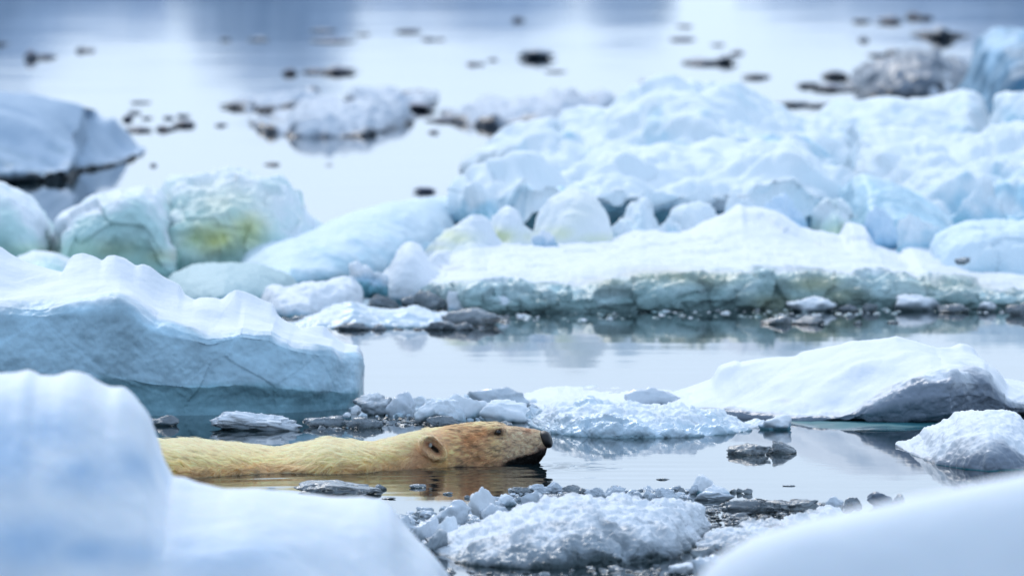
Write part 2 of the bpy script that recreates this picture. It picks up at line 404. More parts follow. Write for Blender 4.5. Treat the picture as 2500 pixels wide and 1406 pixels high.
# ------------------------------------------------------------------ water
BX, BY = 0.0, 30.1      # reference point on the water by the bear
def water():
    def axis(parts):
        a = []
        for lo, hi, st in parts: a.append(np.arange(lo, hi, st))
        return np.concatenate(a)
    gx = axis([(-9000, -100, 900), (-100, -6, 6), (-6, -1.75, .1), (-1.75, 1.6, .011), (1.6, 6, .1), (6, 100, 6), (100, 9001, 900)])
    gy = axis([(-300, 0, 60), (0, 24, 2), (24, 28.6, .1), (28.6, 31.4, .009), (31.4, 45, .12), (45, 100, 1.5), (100, 400, 20), (400, 15001, 800)])
    X, Y = np.meshgrid(gx, gy, indexing='ij')
    P = np.stack([X, Y, np.zeros_like(X)], -1)
    # bear's wake: crests trailing back from the muzzle on the near side, and a few on the far side
    xn, yn = 0.12, 30.02
    back = np.clip(xn-X, 0, None)
    for side, amp in ((-1, 1.0), (1, .7)):
        q = side*(Y-yn)-back*.20-.02
        env = np.exp(-np.clip(q, 0, None)/.22)*sm(-.10, .02, q)*sm(0, .12, back)*np.exp(-back/1.6)
        wob = perlin(np.stack([X*2.2, Y*5, X*0+side*3], -1), 4)
        P[..., 2] += side*0+amp*.0028*np.cos(2*np.pi*(q/.155+.35*wob))*env
        P[..., 2] += amp*.0006*np.cos(2*np.pi*(q/.06+.8*wob))*env
    near = np.exp(-((Y-29.9)/.75)**2)*sm(-2.2, -1.4, X)*(1-sm(.1, .9, X))
    P[..., 2] += +.0010*near*perlin(np.stack([X*2.2+7, Y*7.5, X*0], -1), 9)
    # small disturbed water in front of the muzzle
    r = np.hypot((X-.13)/.12, (Y-30.10)/.14)
    P[..., 2] += +.0045*np.exp(-r*r)*perlin(np.stack([X*26, Y*14, X*0], -1), 12)
    me = new_mesh('sea_water', P.reshape(-1, 3), grid_faces(len(gx), len(gy)), 4)
    m = bpy.data.materials.new('sea_surface'); m.use_nodes = True
    nt = m.node_tree; p = nt.nodes['Principled BSDF']
    p.inputs['Base Color'].default_value = (.006, .016, .020, 1)
    p.inputs['Roughness'].default_value = .04; p.inputs['IOR'].default_value = 1.36
    p.inputs['Specular IOR Level'].default_value = .5
    geo = nd(nt, 'ShaderNodeNewGeometry')
    acc = geo.outputs['Normal']
    for (sx, sy, kx, ky, det) in ((.35, 2.2, .0009, .0034, 2), (1.3, 9.0, .0014, .0065, 3)):
        mp = nd(nt, 'ShaderNodeMapping'); mp.inputs['Scale'].default_value = (sx, sy, 1)
        nt.links.new(geo.outputs['Position'], mp.inputs[0])
        no = nd(nt, 'ShaderNodeTexNoise'); no.inputs['Scale'].default_value = 1.0; no.inputs['Detail'].default_value = det
        nt.links.new(mp.outputs[0], no.inputs['Vector'])
        sb = nd(nt, 'ShaderNodeVectorMath', operation='SUBTRACT'); nt.links.new(no.outputs['Color'], sb.inputs[0]); sb.inputs[1].default_value = (.5, .5, .5)
        ml = nd(nt, 'ShaderNodeVectorMath', operation='MULTIPLY'); nt.links.new(sb.outputs[0], ml.inputs[0]); ml.inputs[1].default_value = (kx*2, ky*2, 0)
        ad = nd(nt, 'ShaderNodeVectorMath', operation='ADD'); nt.links.new(acc, ad.inputs[0]); nt.links.new(ml.outputs[0], ad.inputs[1]); acc = ad.outputs[0]
    nm = nd(nt, 'ShaderNodeVectorMath', operation='NORMALIZE'); nt.links.new(acc, nm.inputs[0])
    nt.links.new(nm.outputs[0], p.inputs['Normal'])
    o = link('sea_water', me, m); o['kind'] = 'structure'
water()

# ------------------------------------------------------------------ far bergs beyond the frame (their mirror images darken the far water)
def berg(label, pts, dist, seed, thick=6.0):
    """pts: (px, photo row where its mirror image ends)"""
    th = [math.atan((p[1]-703)/FPX)+PITCH for p in pts]
    top = []
    for (px, py), a in zip(pts, th):
        d = CAMH/math.tan(a); z = (dist-d)*math.tan(a)
        # photo row the crest itself would have
        el = math.atan2(z-CAMH, dist); row = 703+FPX*math.tan(-el-PITCH)
        top.append((px, row))
    dd = dist-2.0
    floe('iceberg', label, 'iceberg', top, None, 2.0, thick, 'berg', front=dd, nf=3.0, ends=(8, .5), low=(.25, .35), mid=(.10, 1.5), hi=(.02, 7), ice=(.7, .3, .5),
         deep=(.3, .3, .4), step=6, rows=60, seed=seed, sink=1.0, group='far bergs mirrored in the water')
berg('dark grey-blue iceberg mirrored in the upper left water', [(-420, 120), (-250, 260), (-80, 235), (40, 200), (110, 140), (170, 105), (260, 88), (330, 80), (400, 60), (440, 20)], 150, 31)
berg('grey-blue pointed iceberg mirrored left of the bright vertical gap', [(400, 10), (470, 80), (540, 160), (620, 225), (700, 240), (760, 222), (806, 180), (842, 110), (880, 40), (910, 0)], 148, 32)
berg('low blue iceberg mirrored along the top centre', [(800, 30), (860, 52), (920, 48), (1000, 62), (1100, 90), (1180, 104), (1260, 95), (1330, 60), (1380, 22), (1450, 8)], 152, 33)
berg('square grey-blue iceberg mirrored at the top right of centre', [(1380, -15), (1430, 35), (1480, 80), (1535, 96), (1590, 84), (1628, 40), (1660, -10)], 146, 34)
berg('broad pale grey iceberg mirrored in the upper right corner', [(1800, -30), (1900, 25), (2020, 55), (2160, 80), (2280, 110), (2400, 150), (2520, 200), (2700, 240), (2850, 60)], 155, 35, 8)

def hills():
    n = 160; x = np.linspace(-5200, 5200, n); t = np.linspace(0, 1, 14)
    H = 60+40*fbm(np.stack([x*.0012, x*0, x*0], -1), 1, 4, 3)
    H = np.maximum(H, 12)
    P = np.stack([np.broadcast_to(x[:, None], (n, 14)), 5200+t[None, :]*900+0*x[:, None], H[:, None]*np.sin(t*np.pi)[None, :]-1], -1)
    P[..., 2] += 8*fbm(P, .01, 3, 8)*np.sin(t*np.pi)[None, :]
    me = new_mesh('hills', P.reshape(-1, 3), grid_faces(n, 14)[:, ::-1], 4)
    set_attr(me, 'ice', np.full(n*14, .6)); set_attr(me, 'deep', np.full(n*14, .2))
    o = link('hills', me, MAT['berg']); o['kind'] = 'structure'
hills()

# ------------------------------------------------------------------ foreground snow (out of focus)
def fg_ice(px, py, rel, fb, ic, dp):
    k = np.zeros_like(ic)
    for (sx, sy, rx, ry, a) in ((15, 1090, 90, 110, .55), (225, 1160, 130, 60, .4), (200, 1148, 60, 40, .5), (100, 1050, 120, 60, .4), (330, 1140, 60, 50, .4), (200, 1345, 130, 45, .5), (310, 1350, 120, 40, .35), (60, 1330, 160, 80, .5), (540, 1350, 160, 60, .4)):
        k = np.maximum(k, a*np.exp(-((px-sx)/rx)**2-((py-sy)/ry)**2))
    return np.clip(k*1.0+.10*fb, 0, 1), np.clip(k, 0, 1)
floe('snow_floe', 'blurred blue-white snow block with tall mound in the lower left corner', 'ice floe',
     [(-260, 960), (-150, 930), (-40, 914), (30, 912), (60, 904), (76, 908), (86, 918), (130, 917), (160, 907), (192, 907), (215, 917), (235, 930), (262, 944), (295, 945), (320, 965), (345, 995), (360, 1022), (366, 1060), (373, 1090), (386, 1122), (400, 1152), (407, 1176), (440, 1178), (470, 1190), (540, 1205), (620, 1202), (700, 1212), (800, 1222), (880, 1222), (925, 1230), (955, 1250), (980, 1288), (1010, 1322), (1050, 1358), (1078, 1392), (1092, 1430), (1105, 1500)],
     None, .75, 1.0, 'front', front=22.45, nf=2.0, ends=(14, .5), low=(.05, 1.3), mid=(.006, 5), hi=(.0008, 25), step=4, rows=130, seed=3, smo=.34, icefn=fg_ice, group='snow blocks in front of the lens')
floe('snow_floe', 'smooth blurred snow slope in the lower right corner', 'ice floe',
     [(1640, 1520), (1700, 1440), (1722, 1405), (1745, 1382), (1785, 1350), (1850, 1313), (1950, 1276), (2100, 1244), (2200, 1225), (2300, 1205), (2400, 1181), (2500, 1160), (2600, 1140), (2750, 1130), (2900, 1200)],
     None, .35, 1.2, 'front', front=16.05, nf=2.0, ends=(14, .5), low=(.05, 1.2), mid=(.003, 5), hi=(.0005, 25), ice=(.1, .1, .1), step=4, rows=110, seed=8, group='snow blocks in front of the lens')

# ------------------------------------------------------------------ middle distance floes
WALL = [(.035, 0), (.032, .10), (.022, .2), (.008, .285), (0, .33), (.004, .5), (.012, .75), (.02, .9), (.05, .97), (.11, 1.0)]
def wall_ice(px, py, rel, fb, ic, dp):
    i = 1-sm(.93, 1.08, rel+fb*.07)
    d = (1-sm(.27, .40, rel+fb*.05))*.8
    return i, d
floe('ice_floe', 'long blue ice floe with sheer wall and snow cap left of the bear', 'ice floe',
     [(-140, 600), (-60, 592), (0, 606), (22, 622), (60, 640), (110, 655), (152, 665), (160, 640), (175, 622), (200, 617), (226, 625), (250, 638), (258, 625), (280, 622), (302, 632), (330, 650), (345, 644), (366, 650), (400, 675), (430, 690), (442, 698), (447, 716), (475, 731), (482, 725), (520, 725), (540, 730), (555, 715), (575, 708), (612, 720), (640, 735), (664, 745), (672, 770), (690, 785), (732, 803), (760, 797), (790, 796), (812, 822), (840, 842), (876, 846), (882, 868), (886, 890)],
     [(-140, 1014), (300, 1016), (500, 1016), (750, 1008), (850, 1000), (890, 996)], .62, .55, 'wall',
     lip=[(-140, 745), (0, 737), (130, 735), (300, 733), (330, 745), (390, 785), (450, 800), (520, 806), (600, 790), (680, 802), (720, 830), (780, 845), (870, 862), (890, 880)], wall=WALL,
     ends=(30, .4), low=(.034, 2.2), mid=(.011, 8), hi=(.0024, 38), cell=(.007, 3.6), rid=.5, icefn=wall_ice, step=2.4, rows=150, seed=11)
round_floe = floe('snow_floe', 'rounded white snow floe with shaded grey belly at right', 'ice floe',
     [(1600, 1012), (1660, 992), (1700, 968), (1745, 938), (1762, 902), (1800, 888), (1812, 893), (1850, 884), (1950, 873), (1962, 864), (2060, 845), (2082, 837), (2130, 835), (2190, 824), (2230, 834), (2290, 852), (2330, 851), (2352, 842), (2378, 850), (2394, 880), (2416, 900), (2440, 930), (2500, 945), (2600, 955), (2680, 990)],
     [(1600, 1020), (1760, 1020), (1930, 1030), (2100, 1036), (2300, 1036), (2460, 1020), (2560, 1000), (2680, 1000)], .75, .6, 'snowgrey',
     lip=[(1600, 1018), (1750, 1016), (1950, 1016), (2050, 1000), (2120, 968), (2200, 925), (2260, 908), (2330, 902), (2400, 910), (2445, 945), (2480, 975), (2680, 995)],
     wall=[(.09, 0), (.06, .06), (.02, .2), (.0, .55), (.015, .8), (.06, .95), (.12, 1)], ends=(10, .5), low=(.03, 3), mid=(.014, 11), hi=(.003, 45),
     ice=(.88, .25, .35), deep=(.03, .03, .02), step=2.4, rows=140, seed=14, rid=.3)  # grey below the lip: shade of the overhang painted into the colour
foot = floe('ice_foot', None, None,
     [(1900, 1031), (1960, 1025), (2100, 1026), (2250, 1027), (2330, 1031), (2380, 1034)], [(1900, 1040), (2000, 1050), (2200, 1052), (2380, 1042)], .35, .2, 'teal', nf=2, low=(.004, 4), mid=(.002, 12), hi=None, ice=(.6, .4, .3), rows=24, seed=15)
foot.parent = round_floe; foot.location = foot.location-round_floe.location
floe('snow_floe', 'small crumbly snow lump floating at right frame edge', 'ice floe',
     [(2192, 1112), (2200, 1104), (2216, 1092), (2228, 1084), (2262, 1074), (2268, 1056), (2300, 1044), (2312, 1036), (2328, 1028), (2345, 1014), (2380, 1005), (2420, 1010), (2452, 1003), (2488, 1009), (2502, 1030), (2560, 1040), (2640, 1080)],
     [(2192, 1116), (2280, 1138), (2400, 1150), (2640, 1140)], .5, .45, 'snowgrey', nf=2.0, ends=(3, .6), low=(.014, 4), mid=(.012, 14), hi=(.003, 50), ice=(.42, .25, .25), deep=(.02, .02, .02), step=2.2, rows=90, seed=17, rid=.3)
floe('ice_floe', 'low crystalline pale blue ice mass beyond the nose of the bear', 'ice floe',
     [(1282, 1040), (1300, 1022), (1330, 1000), (1370, 985), (1430, 968), (1470, 978), (1500, 984), (1600, 988), (1690, 994), (1740, 1003), (1790, 1020), (1840, 1042), (1868, 1056)],
     [(1282, 1050), (1350, 1066), (1500, 1070), (1700, 1067), (1868, 1060)], .42, .35, 'crystal', nf=2.2, ends=(3, .6), low=(.02, 4), mid=(.016, 13), hi=(.005, 42), cell=(.012, 13), ice=(.8, .35, .5), deep=(.12, .12, .15), step=2.2, rows=90, seed=19)
floe('snow_floe', 'thin smooth snow sheet behind the crystalline ice mass', 'ice floe',
     [(1262, 990), (1300, 972), (1360, 966), (1450, 972), (1540, 985), (1640, 990), (1720, 1000)], [(1262, 1004), (1450, 1000), (1720, 1006)], .5, .6, 'snow', low=(.01, 4), mid=(.004, 14), rows=40, ice=(.15, .1, .1), seed=20)
floe('rubble_floe', 'large grainy snow lump with wet grey front at bottom centre', 'ice floe',
     [(1040, 1352), (1060, 1322), (1090, 1302), (1130, 1288), (1200, 1268), (1270, 1240), (1330, 1228), (1355, 1226), (1380, 1216), (1440, 1204), (1458, 1216), (1480, 1222), (1500, 1212), (1540, 1218), (1575, 1225), (1640, 1223), (1700, 1226), (1716, 1242), (1722, 1290), (1735, 1310)],
     [(1040, 1356), (1100, 1378), (1300, 1390), (1500, 1380), (1640, 1364), (1735, 1330)], .62, .3, 'rubble', nf=2.1, ends=(7, .6), low=(.018, 4), mid=(.016, 12), hi=(.006, 45), cell=(.009, 17), ice=(.66, .3, .4), deep=(.2, .14, .25), step=2.0, rows=130, seed=23)
floe('rubble_floe', 'ragged slush ridge between the grainy lump and right snow slope', 'ice floe',
     [(1690, 1330), (1720, 1312), (1760, 1298), (1800, 1286), (1830, 1282), (1870, 1276), (1930, 1262), (1990, 1250), (2030, 1236), (2040, 1240), (2060, 1256), (2120, 1262)],
     [(1690, 1352), (1800, 1344), (1950, 1306), (2120, 1276)], .3, .12, 'rubble', nf=2.1, low=(.016, 5), mid=(.018, 15), hi=(.005, 48), cell=(.012, 18), ice=(.8, .4, .5), deep=(.15, .15, .2), step=2.2, rows=70, seed=24)

# ------------------------------------------------------------------ far side of the open water
def shelf_ice(px, py, rel, fb, ic, dp):
    i = 1-sm(.94, 1.10, rel+fb*.12); d = (1-sm(.35, .75, rel+fb*.35))
    return i, d
SH_ST = [(1620, 675, 120, 22, .5), (1740, 680, 70, 18, .6), (1990, 690, 70, 22, .75), (1900, 740, 60, 25, .5), (2060, 720, 50, 20, .5), (1480, 690, 80, 16, .35), (2330, 690, 120, 22, .3)]
floe('ice_shelf', 'wide flat snow shelf with porous grey-green edge beyond the open water', 'ice floe',
     [(1010, 720), (1040, 668), (1060, 622), (1120, 606), (1300, 596), (1500, 590), (1560, 574), (1625, 576), (1690, 574), (1740, 546), (1795, 518), (1812, 506), (1822, 514), (1850, 514), (1900, 522), (1930, 540), (1960, 560), (2010, 573), (2062, 585), (2080, 550), (2096, 556), (2120, 560), (2128, 590), (2140, 606), (2200, 622), (2225, 610), (2280, 620), (2350, 636), (2500, 648), (2640, 655), (2700, 680)],
     [(1010, 756), (1150, 772), (1300, 764), (1500, 762), (1700, 758), (1900, 754), (2200, 755), (2700, 757)], [(1010, .5), (1100, 1.6), (2700, 1.9)], [(1010, .4), (1200, 1.5), (2700, 1.5)], 'shelf',
     lip=[(1010, 735), (1060, 700), (1200, 692), (1450, 692), (1560, 676), (1700, 664), (1900, 654), (2100, 660), (2300, 655), (2700, 664)],
     wall=[(.02, 0), (.01, .15), (0, .3), (.02, .6), (.06, .85), (.12, .95), (.25, 1)], ends=(9, .5), low=(.02, 2), mid=(.018, 9), hi=(.008, 30), cell=(.035, 9), icefn=shelf_ice, stains=SH_ST, step=2.6, rows=150, seed=27, rid=.3)
floe('snow_boulder', 'big rounded cream-white ice boulder resting on the snow shelf', 'ice boulder',
     [(1300, 592), (1308, 560), (1318, 510), (1345, 482), (1380, 464), (1410, 460), (1440, 470), (1462, 492), (1482, 525), (1494, 565), (1500, 594)], 598, .35, .35, 'pale', front=39.2, nf=2.2, ends=(3.4, .5), low=(.025, 3), mid=(.012, 10), hi=(.002, 40), ice=(.3, .3, .2), deep=(.05, .05, .05), stains=[(1360, 570, 45, 22, .45), (1460, 585, 60, 18, .4), (1410, 530, 80, 60, .12)], rows=70, seed=28, group='boulders on the snow shelf')
floe('snow_mound', 'yellow-tinged peaked snow mound left of the cream boulder', 'snow mound',
     [(1186, 596), (1196, 570), (1205, 535), (1222, 512), (1242, 503), (1262, 512), (1278, 545), (1300, 570), (1330, 584), (1345, 596)], 600, .35, .35, 'pale', front=39.0, nf=1.4, low=(.03, 3.5), mid=(.018, 9), ice=(.2, .2, .2), stains=[(1225, 578, 45, 20, .6), (1290, 580, 40, 15, .3)], rows=60, seed=29, group='yellowed mounds on the snow shelf')
floe('snow_mound', 'low yellow-tinged snow mound at left end of the snow shelf', 'snow mound',
     [(1036, 616), (1060, 594), (1085, 572), (1110, 548), (1140, 526), (1170, 524), (1190, 534), (1205, 560), (1222, 590), (1232, 608)], 614, .35, .35, 'pale', front=38.8, nf=1.4, low=(.03, 3.5), mid=(.018, 9), ice=(.2, .2, .2), stains=[(1115, 580, 50, 20, .55), (1070, 606, 50, 10, .4)], rows=60, seed=30, group='yellowed mounds on the snow shelf')
floe('snow_mound', 'smooth white pear-shaped snow lump in front of the pale blue slab', 'snow mound',
     [(905, 725), (912, 690), (930, 672), (952, 650), (968, 612), (985, 594), (1005, 588), (1025, 598), (1042, 630), (1064, 655), (1080, 680), (1088, 715)], 738, .3, .3, 'snow', nf=2.2, low=(.012, 4), mid=(.006, 11), ice=(.1, .08, .1), rows=70, seed=36)
# pressure ridge behind the shelf, nearest first
floe('ridge_block', 'broad bright white snow ridge with blue hollows behind the cream boulder', 'ice ridge',
     [(1130, 470), (1160, 430), (1200, 410), (1300, 405), (1400, 398), (1450, 372), (1520, 362), (1545, 360), (1570, 368), (1640, 346), (1700, 352), (1780, 343), (1840, 352), (1900, 362), (1925, 336), (1945, 330), (1975, 348), (2010, 385), (2050, 415), (2080, 442), (2084, 470), (2080, 520)],
     None, 1.3, .9, 'ridge', front=40.6, lip=[(1130, 500), (1300, 480), (1480, 468), (1600, 470), (1750, 468), (1900, 476), (2000, 490), (2084, 500)], wall=[(.36, 0), (.28, .25), (.16, .6), (.04, .85), (0, .95), (.10, 1.0)],
     ends=(8, .5), low=(.05, 1.6), mid=(.02, 5), hi=(.006, 20), bil=(.07, 1.9), ice=(.8, .25, .2), deep=(.55, .2, .2), step=3, rows=130, seed=37)
floe('ridge_block', 'round blue-shaded ice knob under the white ridge overhang', 'ice boulder', [(1500, 590), (1506, 560), (1515, 520), (1532, 492), (1560, 474), (1585, 480), (1608, 505), (1615, 540), (1622, 590)], None, .35, .3, 'ridge', front=39.9, nf=1.9, low=(.04, 3.2), mid=(.025, 8), cell=(.05, 4), ice=(.6, .3, .3), deep=(.25, .2, .2), rows=50, seed=38, group='knobs under the white ridge')
floe('ridge_block', 'second pale ice knob under the white ridge, beside snow peak', 'ice boulder', [(1632, 590), (1640, 555), (1650, 520), (1675, 494), (1710, 480), (1740, 486), (1762, 500), (1780, 540), (1790, 590)], None, .35, .3, 'ridge', front=40.0, nf=1.9, low=(.04, 3.2), mid=(.025, 8), cell=(.05, 4), ice=(.6, .3, .3), deep=(.25, .2, .2), rows=50, seed=39, group='knobs under the white ridge')
floe('ridge_block', 'greenish rounded ice boulder below right end of the white ridge', 'ice boulder', [(1975, 590), (1985, 545), (1996, 515), (2015, 490), (2040, 478), (2065, 486), (2088, 510), (2100, 545), (2096, 590)], None, .35, .3, 'pale', front=40.0, nf=1.9, low=(.04, 3.2), mid=(.025, 8), cell=(.05, 4), ice=(.9, .3, .3), deep=(.35, .2, .2), stains=[(2040, 565, 60, 20, .3)], rows=50, seed=40)
floe('ridge_block', 'small flat white snow block lying on the shelf right of the boulder', 'snow block', [(1540, 582), (1545, 571), (1575, 568), (1615, 570), (1622, 582)], None, .15, .15, 'snow', front=39.3, nf=3.5, low=(.004, 5), mid=(.004, 20), rows=30, seed=41)
floe('ridge_block', 'blue-grey shaded leaning ice slab between white ridge and right bank', 'ice slab',
     [(2060, 470), (2082, 440), (2110, 425), (2160, 440), (2220, 470), (2270, 500), (2320, 535), (2335, 575), (2330, 610)], None, .9, .6, 'aqua', front=40.2, nf=2.4, ends=(6, .5), low=(.03, 2.5), mid=(.02, 7), hi=(.004, 25), ice=(1.1, .3, .3), deep=(.2, .2, .2), rows=70, seed=42)
floe('ridge_block', 'rounded pale blue ice block at right frame edge above the shelf', 'ice block',
     [(2276, 622), (2282, 585), (2296, 562), (2330, 548), (2380, 540), (2450, 536), (2520, 535), (2600, 560), (2640, 620)], None, .6, .5, 'aqua', front=38.9, nf=3.4, ends=(10, .5), low=(.03, 2.4), mid=(.016, 8), hi=(.003, 30), cell=(.02, 4), ice=(.35, .35, .3), deep=(.05, .05, .1), rows=70, seed=43)
floe('ridge_block', 'long textured snow bank descending to the right frame edge', 'ice ridge',
     [(2080, 440), (2095, 400), (2130, 360), (2150, 340), (2210, 333), (2300, 331), (2360, 318), (2400, 322), (2440, 300), (2500, 290), (2600, 300), (2700, 420)], None, 2.2, .8, 'ridge', front=41.5, nf=1.7, ends=(8, .5), low=(.08, 1.5), mid=(.03, 5), hi=(.01, 22), bil=(.07, 1.8), ice=(.35, .25, .5), deep=(.1, .1, .2), rows=120, seed=44, rid=.4)
floe('ridge_block', 'pale blue snow ridge rising behind the bright white ridge', 'ice ridge',
     [(1140, 420), (1165, 370), (1200, 330), (1250, 312), (1300, 303), (1340, 296), (1362, 318), (1372, 300), (1385, 280), (1430, 270), (1480, 276), (1510, 245), (1560, 222), (1620, 208), (1700, 200), (1760, 212), (1800, 226), (1840, 252), (1900, 268), (2000, 280), (2080, 300), (2120, 360)], None, 1.8, 1.0, 'ridge', front=43.6, nf=1.8, ends=(8, .5), low=(.06, 1.4), mid=(.02, 4), hi=(.006, 18), bil=(.06, 1.8), ice=(.45, .35, .7), deep=(.15, .15, .3), rows=110, seed=45)
floe('ridge_block', 'flat-topped snowy ridge slab at upper right below the dark floe', 'ice ridge',
     [(1960, 330), (2000, 285), (2060, 262), (2150, 246), (2250, 232), (2350, 214), (2385, 218), (2402, 240), (2412, 290), (2420, 350)], None, 1.5, .8, 'ridge', front=45.5, nf=2.2, ends=(8, .5), low=(.05, 1.6), mid=(.025, 4.5), hi=(.006, 18), bil=(.04, 1.7), ice=(.5, .35, .5), deep=(.1, .15, .3), rows=90, seed=46)
floe('ridge_block', 'jagged blue-white ice block on the upper right frame edge', 'ice block',
     [(2405, 330), (2412, 300), (2425, 275), (2440, 250), (2455, 228), (2475, 222), (2520, 215), (2600, 220), (2660, 320)], None, .8, .6, 'ridge', front=44.0, nf=2.2, low=(.04, 2), mid=(.03, 6), bil=(.04, 2.2), ice=(.7, .3, .4), rows=60, seed=47)
floe('iceberg', 'steel-blue ice block rising in the upper right corner', 'iceberg',
     [(2340, 240), (2368, 190), (2385, 130), (2394, 98), (2430, 84), (2470, 74), (2520, 72), (2620, 80), (2760, 200)], None, 1.5, 1.5, 'blue', front=51, nf=2.6, ends=(6, .5), low=(.05, 1.5), mid=(.03, 4), ice=(1.3, .3, .3), deep=(.9, .4, .4), rows=80, seed=48)
# left group beyond the long floe
floe('ice_floe', 'blue-grey snowy floe with dark waterline at upper left edge', 'ice floe',
     [(-260, 250), (-120, 215), (-40, 222), (70, 232), (130, 245), (182, 255), (220, 270), (232, 288), (250, 296), (272, 290), (288, 310), (306, 342), (330, 378), (350, 400)],
     [(-260, 460), (0, 452), (200, 440), (220, 420), (352, 408)], 1.6, 1.2, 'greyblue', lip=[(-260, 420), (0, 415), (150, 412), (210, 400), (300, 398), (350, 402)], wall=[(.1, 0), (.0, .35), (.05, .8), (.3, 1)], ends=(6, .5), low=(.06, 1.4), mid=(.04, 4), hi=(.006, 18), ice=(.8, .4, .4), deep=(.75, .25, .2), rows=100, seed=51)
floe('ice_lump', 'rounded translucent ice lump on left edge above the long floe', 'ice block',
     [(-90, 470), (-40, 446), (0, 446), (28, 455), (62, 472), (95, 508), (118, 545), (128, 585), (130, 625), (128, 645)], 668, .6, .5, 'pale', nf=3.4, ends=(10, .5), low=(.035, 2.5), mid=(.016, 7), cell=(.01, 5), ice=(.75, .3, .3), deep=(.3, .25, .2), stains=[(70, 610, 60, 16, .25)], rows=70, seed=52)
floe('ice_lump', 'smooth pale green ice block left of the yellow-stained dome', 'ice block',
     [(130, 640), (136, 560), (146, 525), (190, 502), (240, 476), (300, 466), (350, 464), (385, 478), (405, 520), (420, 560), (440, 600), (452, 650)], 668, .5, .5, 'pale', nf=5, ends=(16, .5), low=(.05, 2.2), mid=(.02, 7), hi=(.004, 30), cell=(.03, 4), ice=(.9, .15, .2), deep=(.45, .3, .2), stains=[(400, 625, 60, 20, .3), (250, 610, 130, 25, .22)], rows=80, seed=53)
floe('ice_dome', 'large pale ice dome with yellow-green algae stain', 'ice block',
     [(372, 600), (380, 520), (398, 465), (440, 440), (500, 430), (570, 426), (640, 430), (690, 448), (730, 485), (770, 530), (800, 570), (830, 640)], 660, .8, .7, 'pale', nf=3.6, ends=(10, .5), low=(.07, 2.0), mid=(.03, 7), hi=(.006, 25), cell=(.03, 5), bil=(.03, 3), ice=(.7, .5, .5), deep=(.1, .1, .2), stains=[(520, 580, 75, 45, .8), (600, 560, 55, 48, .65), (540, 500, 120, 60, .25)], rows=90, seed=54)
floe('ice_slab', 'smooth tilted pale blue slab beside the stained dome', 'ice slab',
     [(582, 640), (600, 606), (640, 592), (720, 578), (790, 556), (850, 526), (900, 508), (960, 490), (1040, 482), (1110, 486), (1150, 510), (1180, 570)], [(582, 690), (720, 694), (850, 680), (1150, 640)], 1.0, .8, 'aqua', nf=1.7, ends=(6, .5), low=(.018, 1.8), mid=(.010, 6), hi=(.003, 22), ice=(.35, .4, .5), deep=(.04, .04, .1), rows=80, seed=55)
floe('ice_ledge', 'flat wet teal ice ledge below the stained dome', 'ice ledge',
     [(395, 700), (420, 668), (470, 648), (560, 642), (640, 648), (700, 668), (730, 700)], [(395, 740), (560, 748), (730, 740)], .8, .4, 'ledge', nf=2.2, low=(.01, 3), mid=(.006, 9), ice=(.2, .2, .3), deep=(.05, .05, .1), rows=50, seed=56)
floe('ice_ledge', 'small pale wet ledge at left behind the long floe', 'ice ledge',
     [(20, 655), (40, 628), (80, 612), (140, 618), (180, 640), (220, 670)], [(20, 690), (220, 690)], .4, .3, 'pale', nf=2.2, low=(.01, 3), mid=(.006, 9), ice=(.9, .2, .3), deep=(.3, .2, .2), rows=40, seed=57)
floe('slush_bank', 'white slushy snow bank between the long floe and pear-shaped lump', 'snow bank',
     [(640, 740), (650, 705), (665, 696), (700, 702), (740, 692), (790, 690), (840, 676), (868, 682), (884, 708), (890, 740)], [(640, 772), (760, 776), (890, 765)], .35, .3, 'snow', nf=2.3, ends=(5, .5), low=(.016, 4), mid=(.014, 11), hi=(.003, 35), ice=(.25, .2, .3), deep=(.1, .1, .1), rows=70, seed=58)
floe('slush_bank', 'greyish wet ice bank along the far side of the dark brash', 'snow bank',
     [(700, 790), (760, 775), (820, 745), (862, 735), (900, 752), (960, 760), (1010, 752), (1060, 765), (1120, 775), (1160, 785)], [(700, 806), (900, 802), (1160, 800)], .3, .3, 'crystal', nf=2.2, low=(.012, 4), mid=(.012, 12), hi=(.003, 35), ice=(.9, .3, .4), deep=(.25, .2, .2), rows=50, seed=59)

# ------------------------------------------------------------------ single pieces near the bear
G1 = 'ice pieces behind the bear'
chunk('ice_chunk', 'white spiky ice chunk floating behind the back of the bear', 'ice chunk', 508, 742, 1000, 1052, 'rubble', 101, dr=.5, nfac=14, rough=.14, rfreq=4, pits=.14, level=5, ice=(.35, .2, .3), deep=(.1, .1, .2), group=G1)
chunk('ice_chunk', 'dark green ice chunk touching the snow mound behind the rump', 'ice chunk', 340, 436, 1012, 1040, 'dark', 102, dr=.5, group=G1)
chunk('ice_chunk', 'small flat dark chunk right of the white spiky chunk', 'ice chunk', 738, 850, 1014, 1042, 'dark', 103, dr=.5, rough=.16, pits=.15, group=G1)
chunk('ice_chunk', 'small dark wet chunk at the corner of the long floe', 'ice chunk', 842, 938, 1018, 1046, 'dark', 104, dr=.5, rough=.16, pits=.15, group=G1)
chunk('ice_chunk', 'tiny white ice nugget at the corner of the long floe', 'ice chunk', 834, 856, 1006, 1022, 'snow', 105, group=G1)
chunk('ice_chunk', 'grainy grey ice chunk right of the long floe corner', 'ice chunk', 858, 960, 958, 1014, 'rubble', 106, dr=.6, rough=.16, pits=.18, level=5, ice=(.75, .3, .5), group=G1)
chunk('ice_chunk', 'smooth grey-green ice wedge right of the grainy grey chunk', 'ice chunk', 938, 1014, 955, 1016, 'clear', 107, dr=.7, nfac=7, soft=.03, group=G1)
chunk('ice_chunk', 'low white ice fragment leaning on the grey-green wedge', 'ice chunk', 980, 1064, 964, 1004, 'crystal', 108, dr=.7, ice=(.2, .2, .4), group=G1)
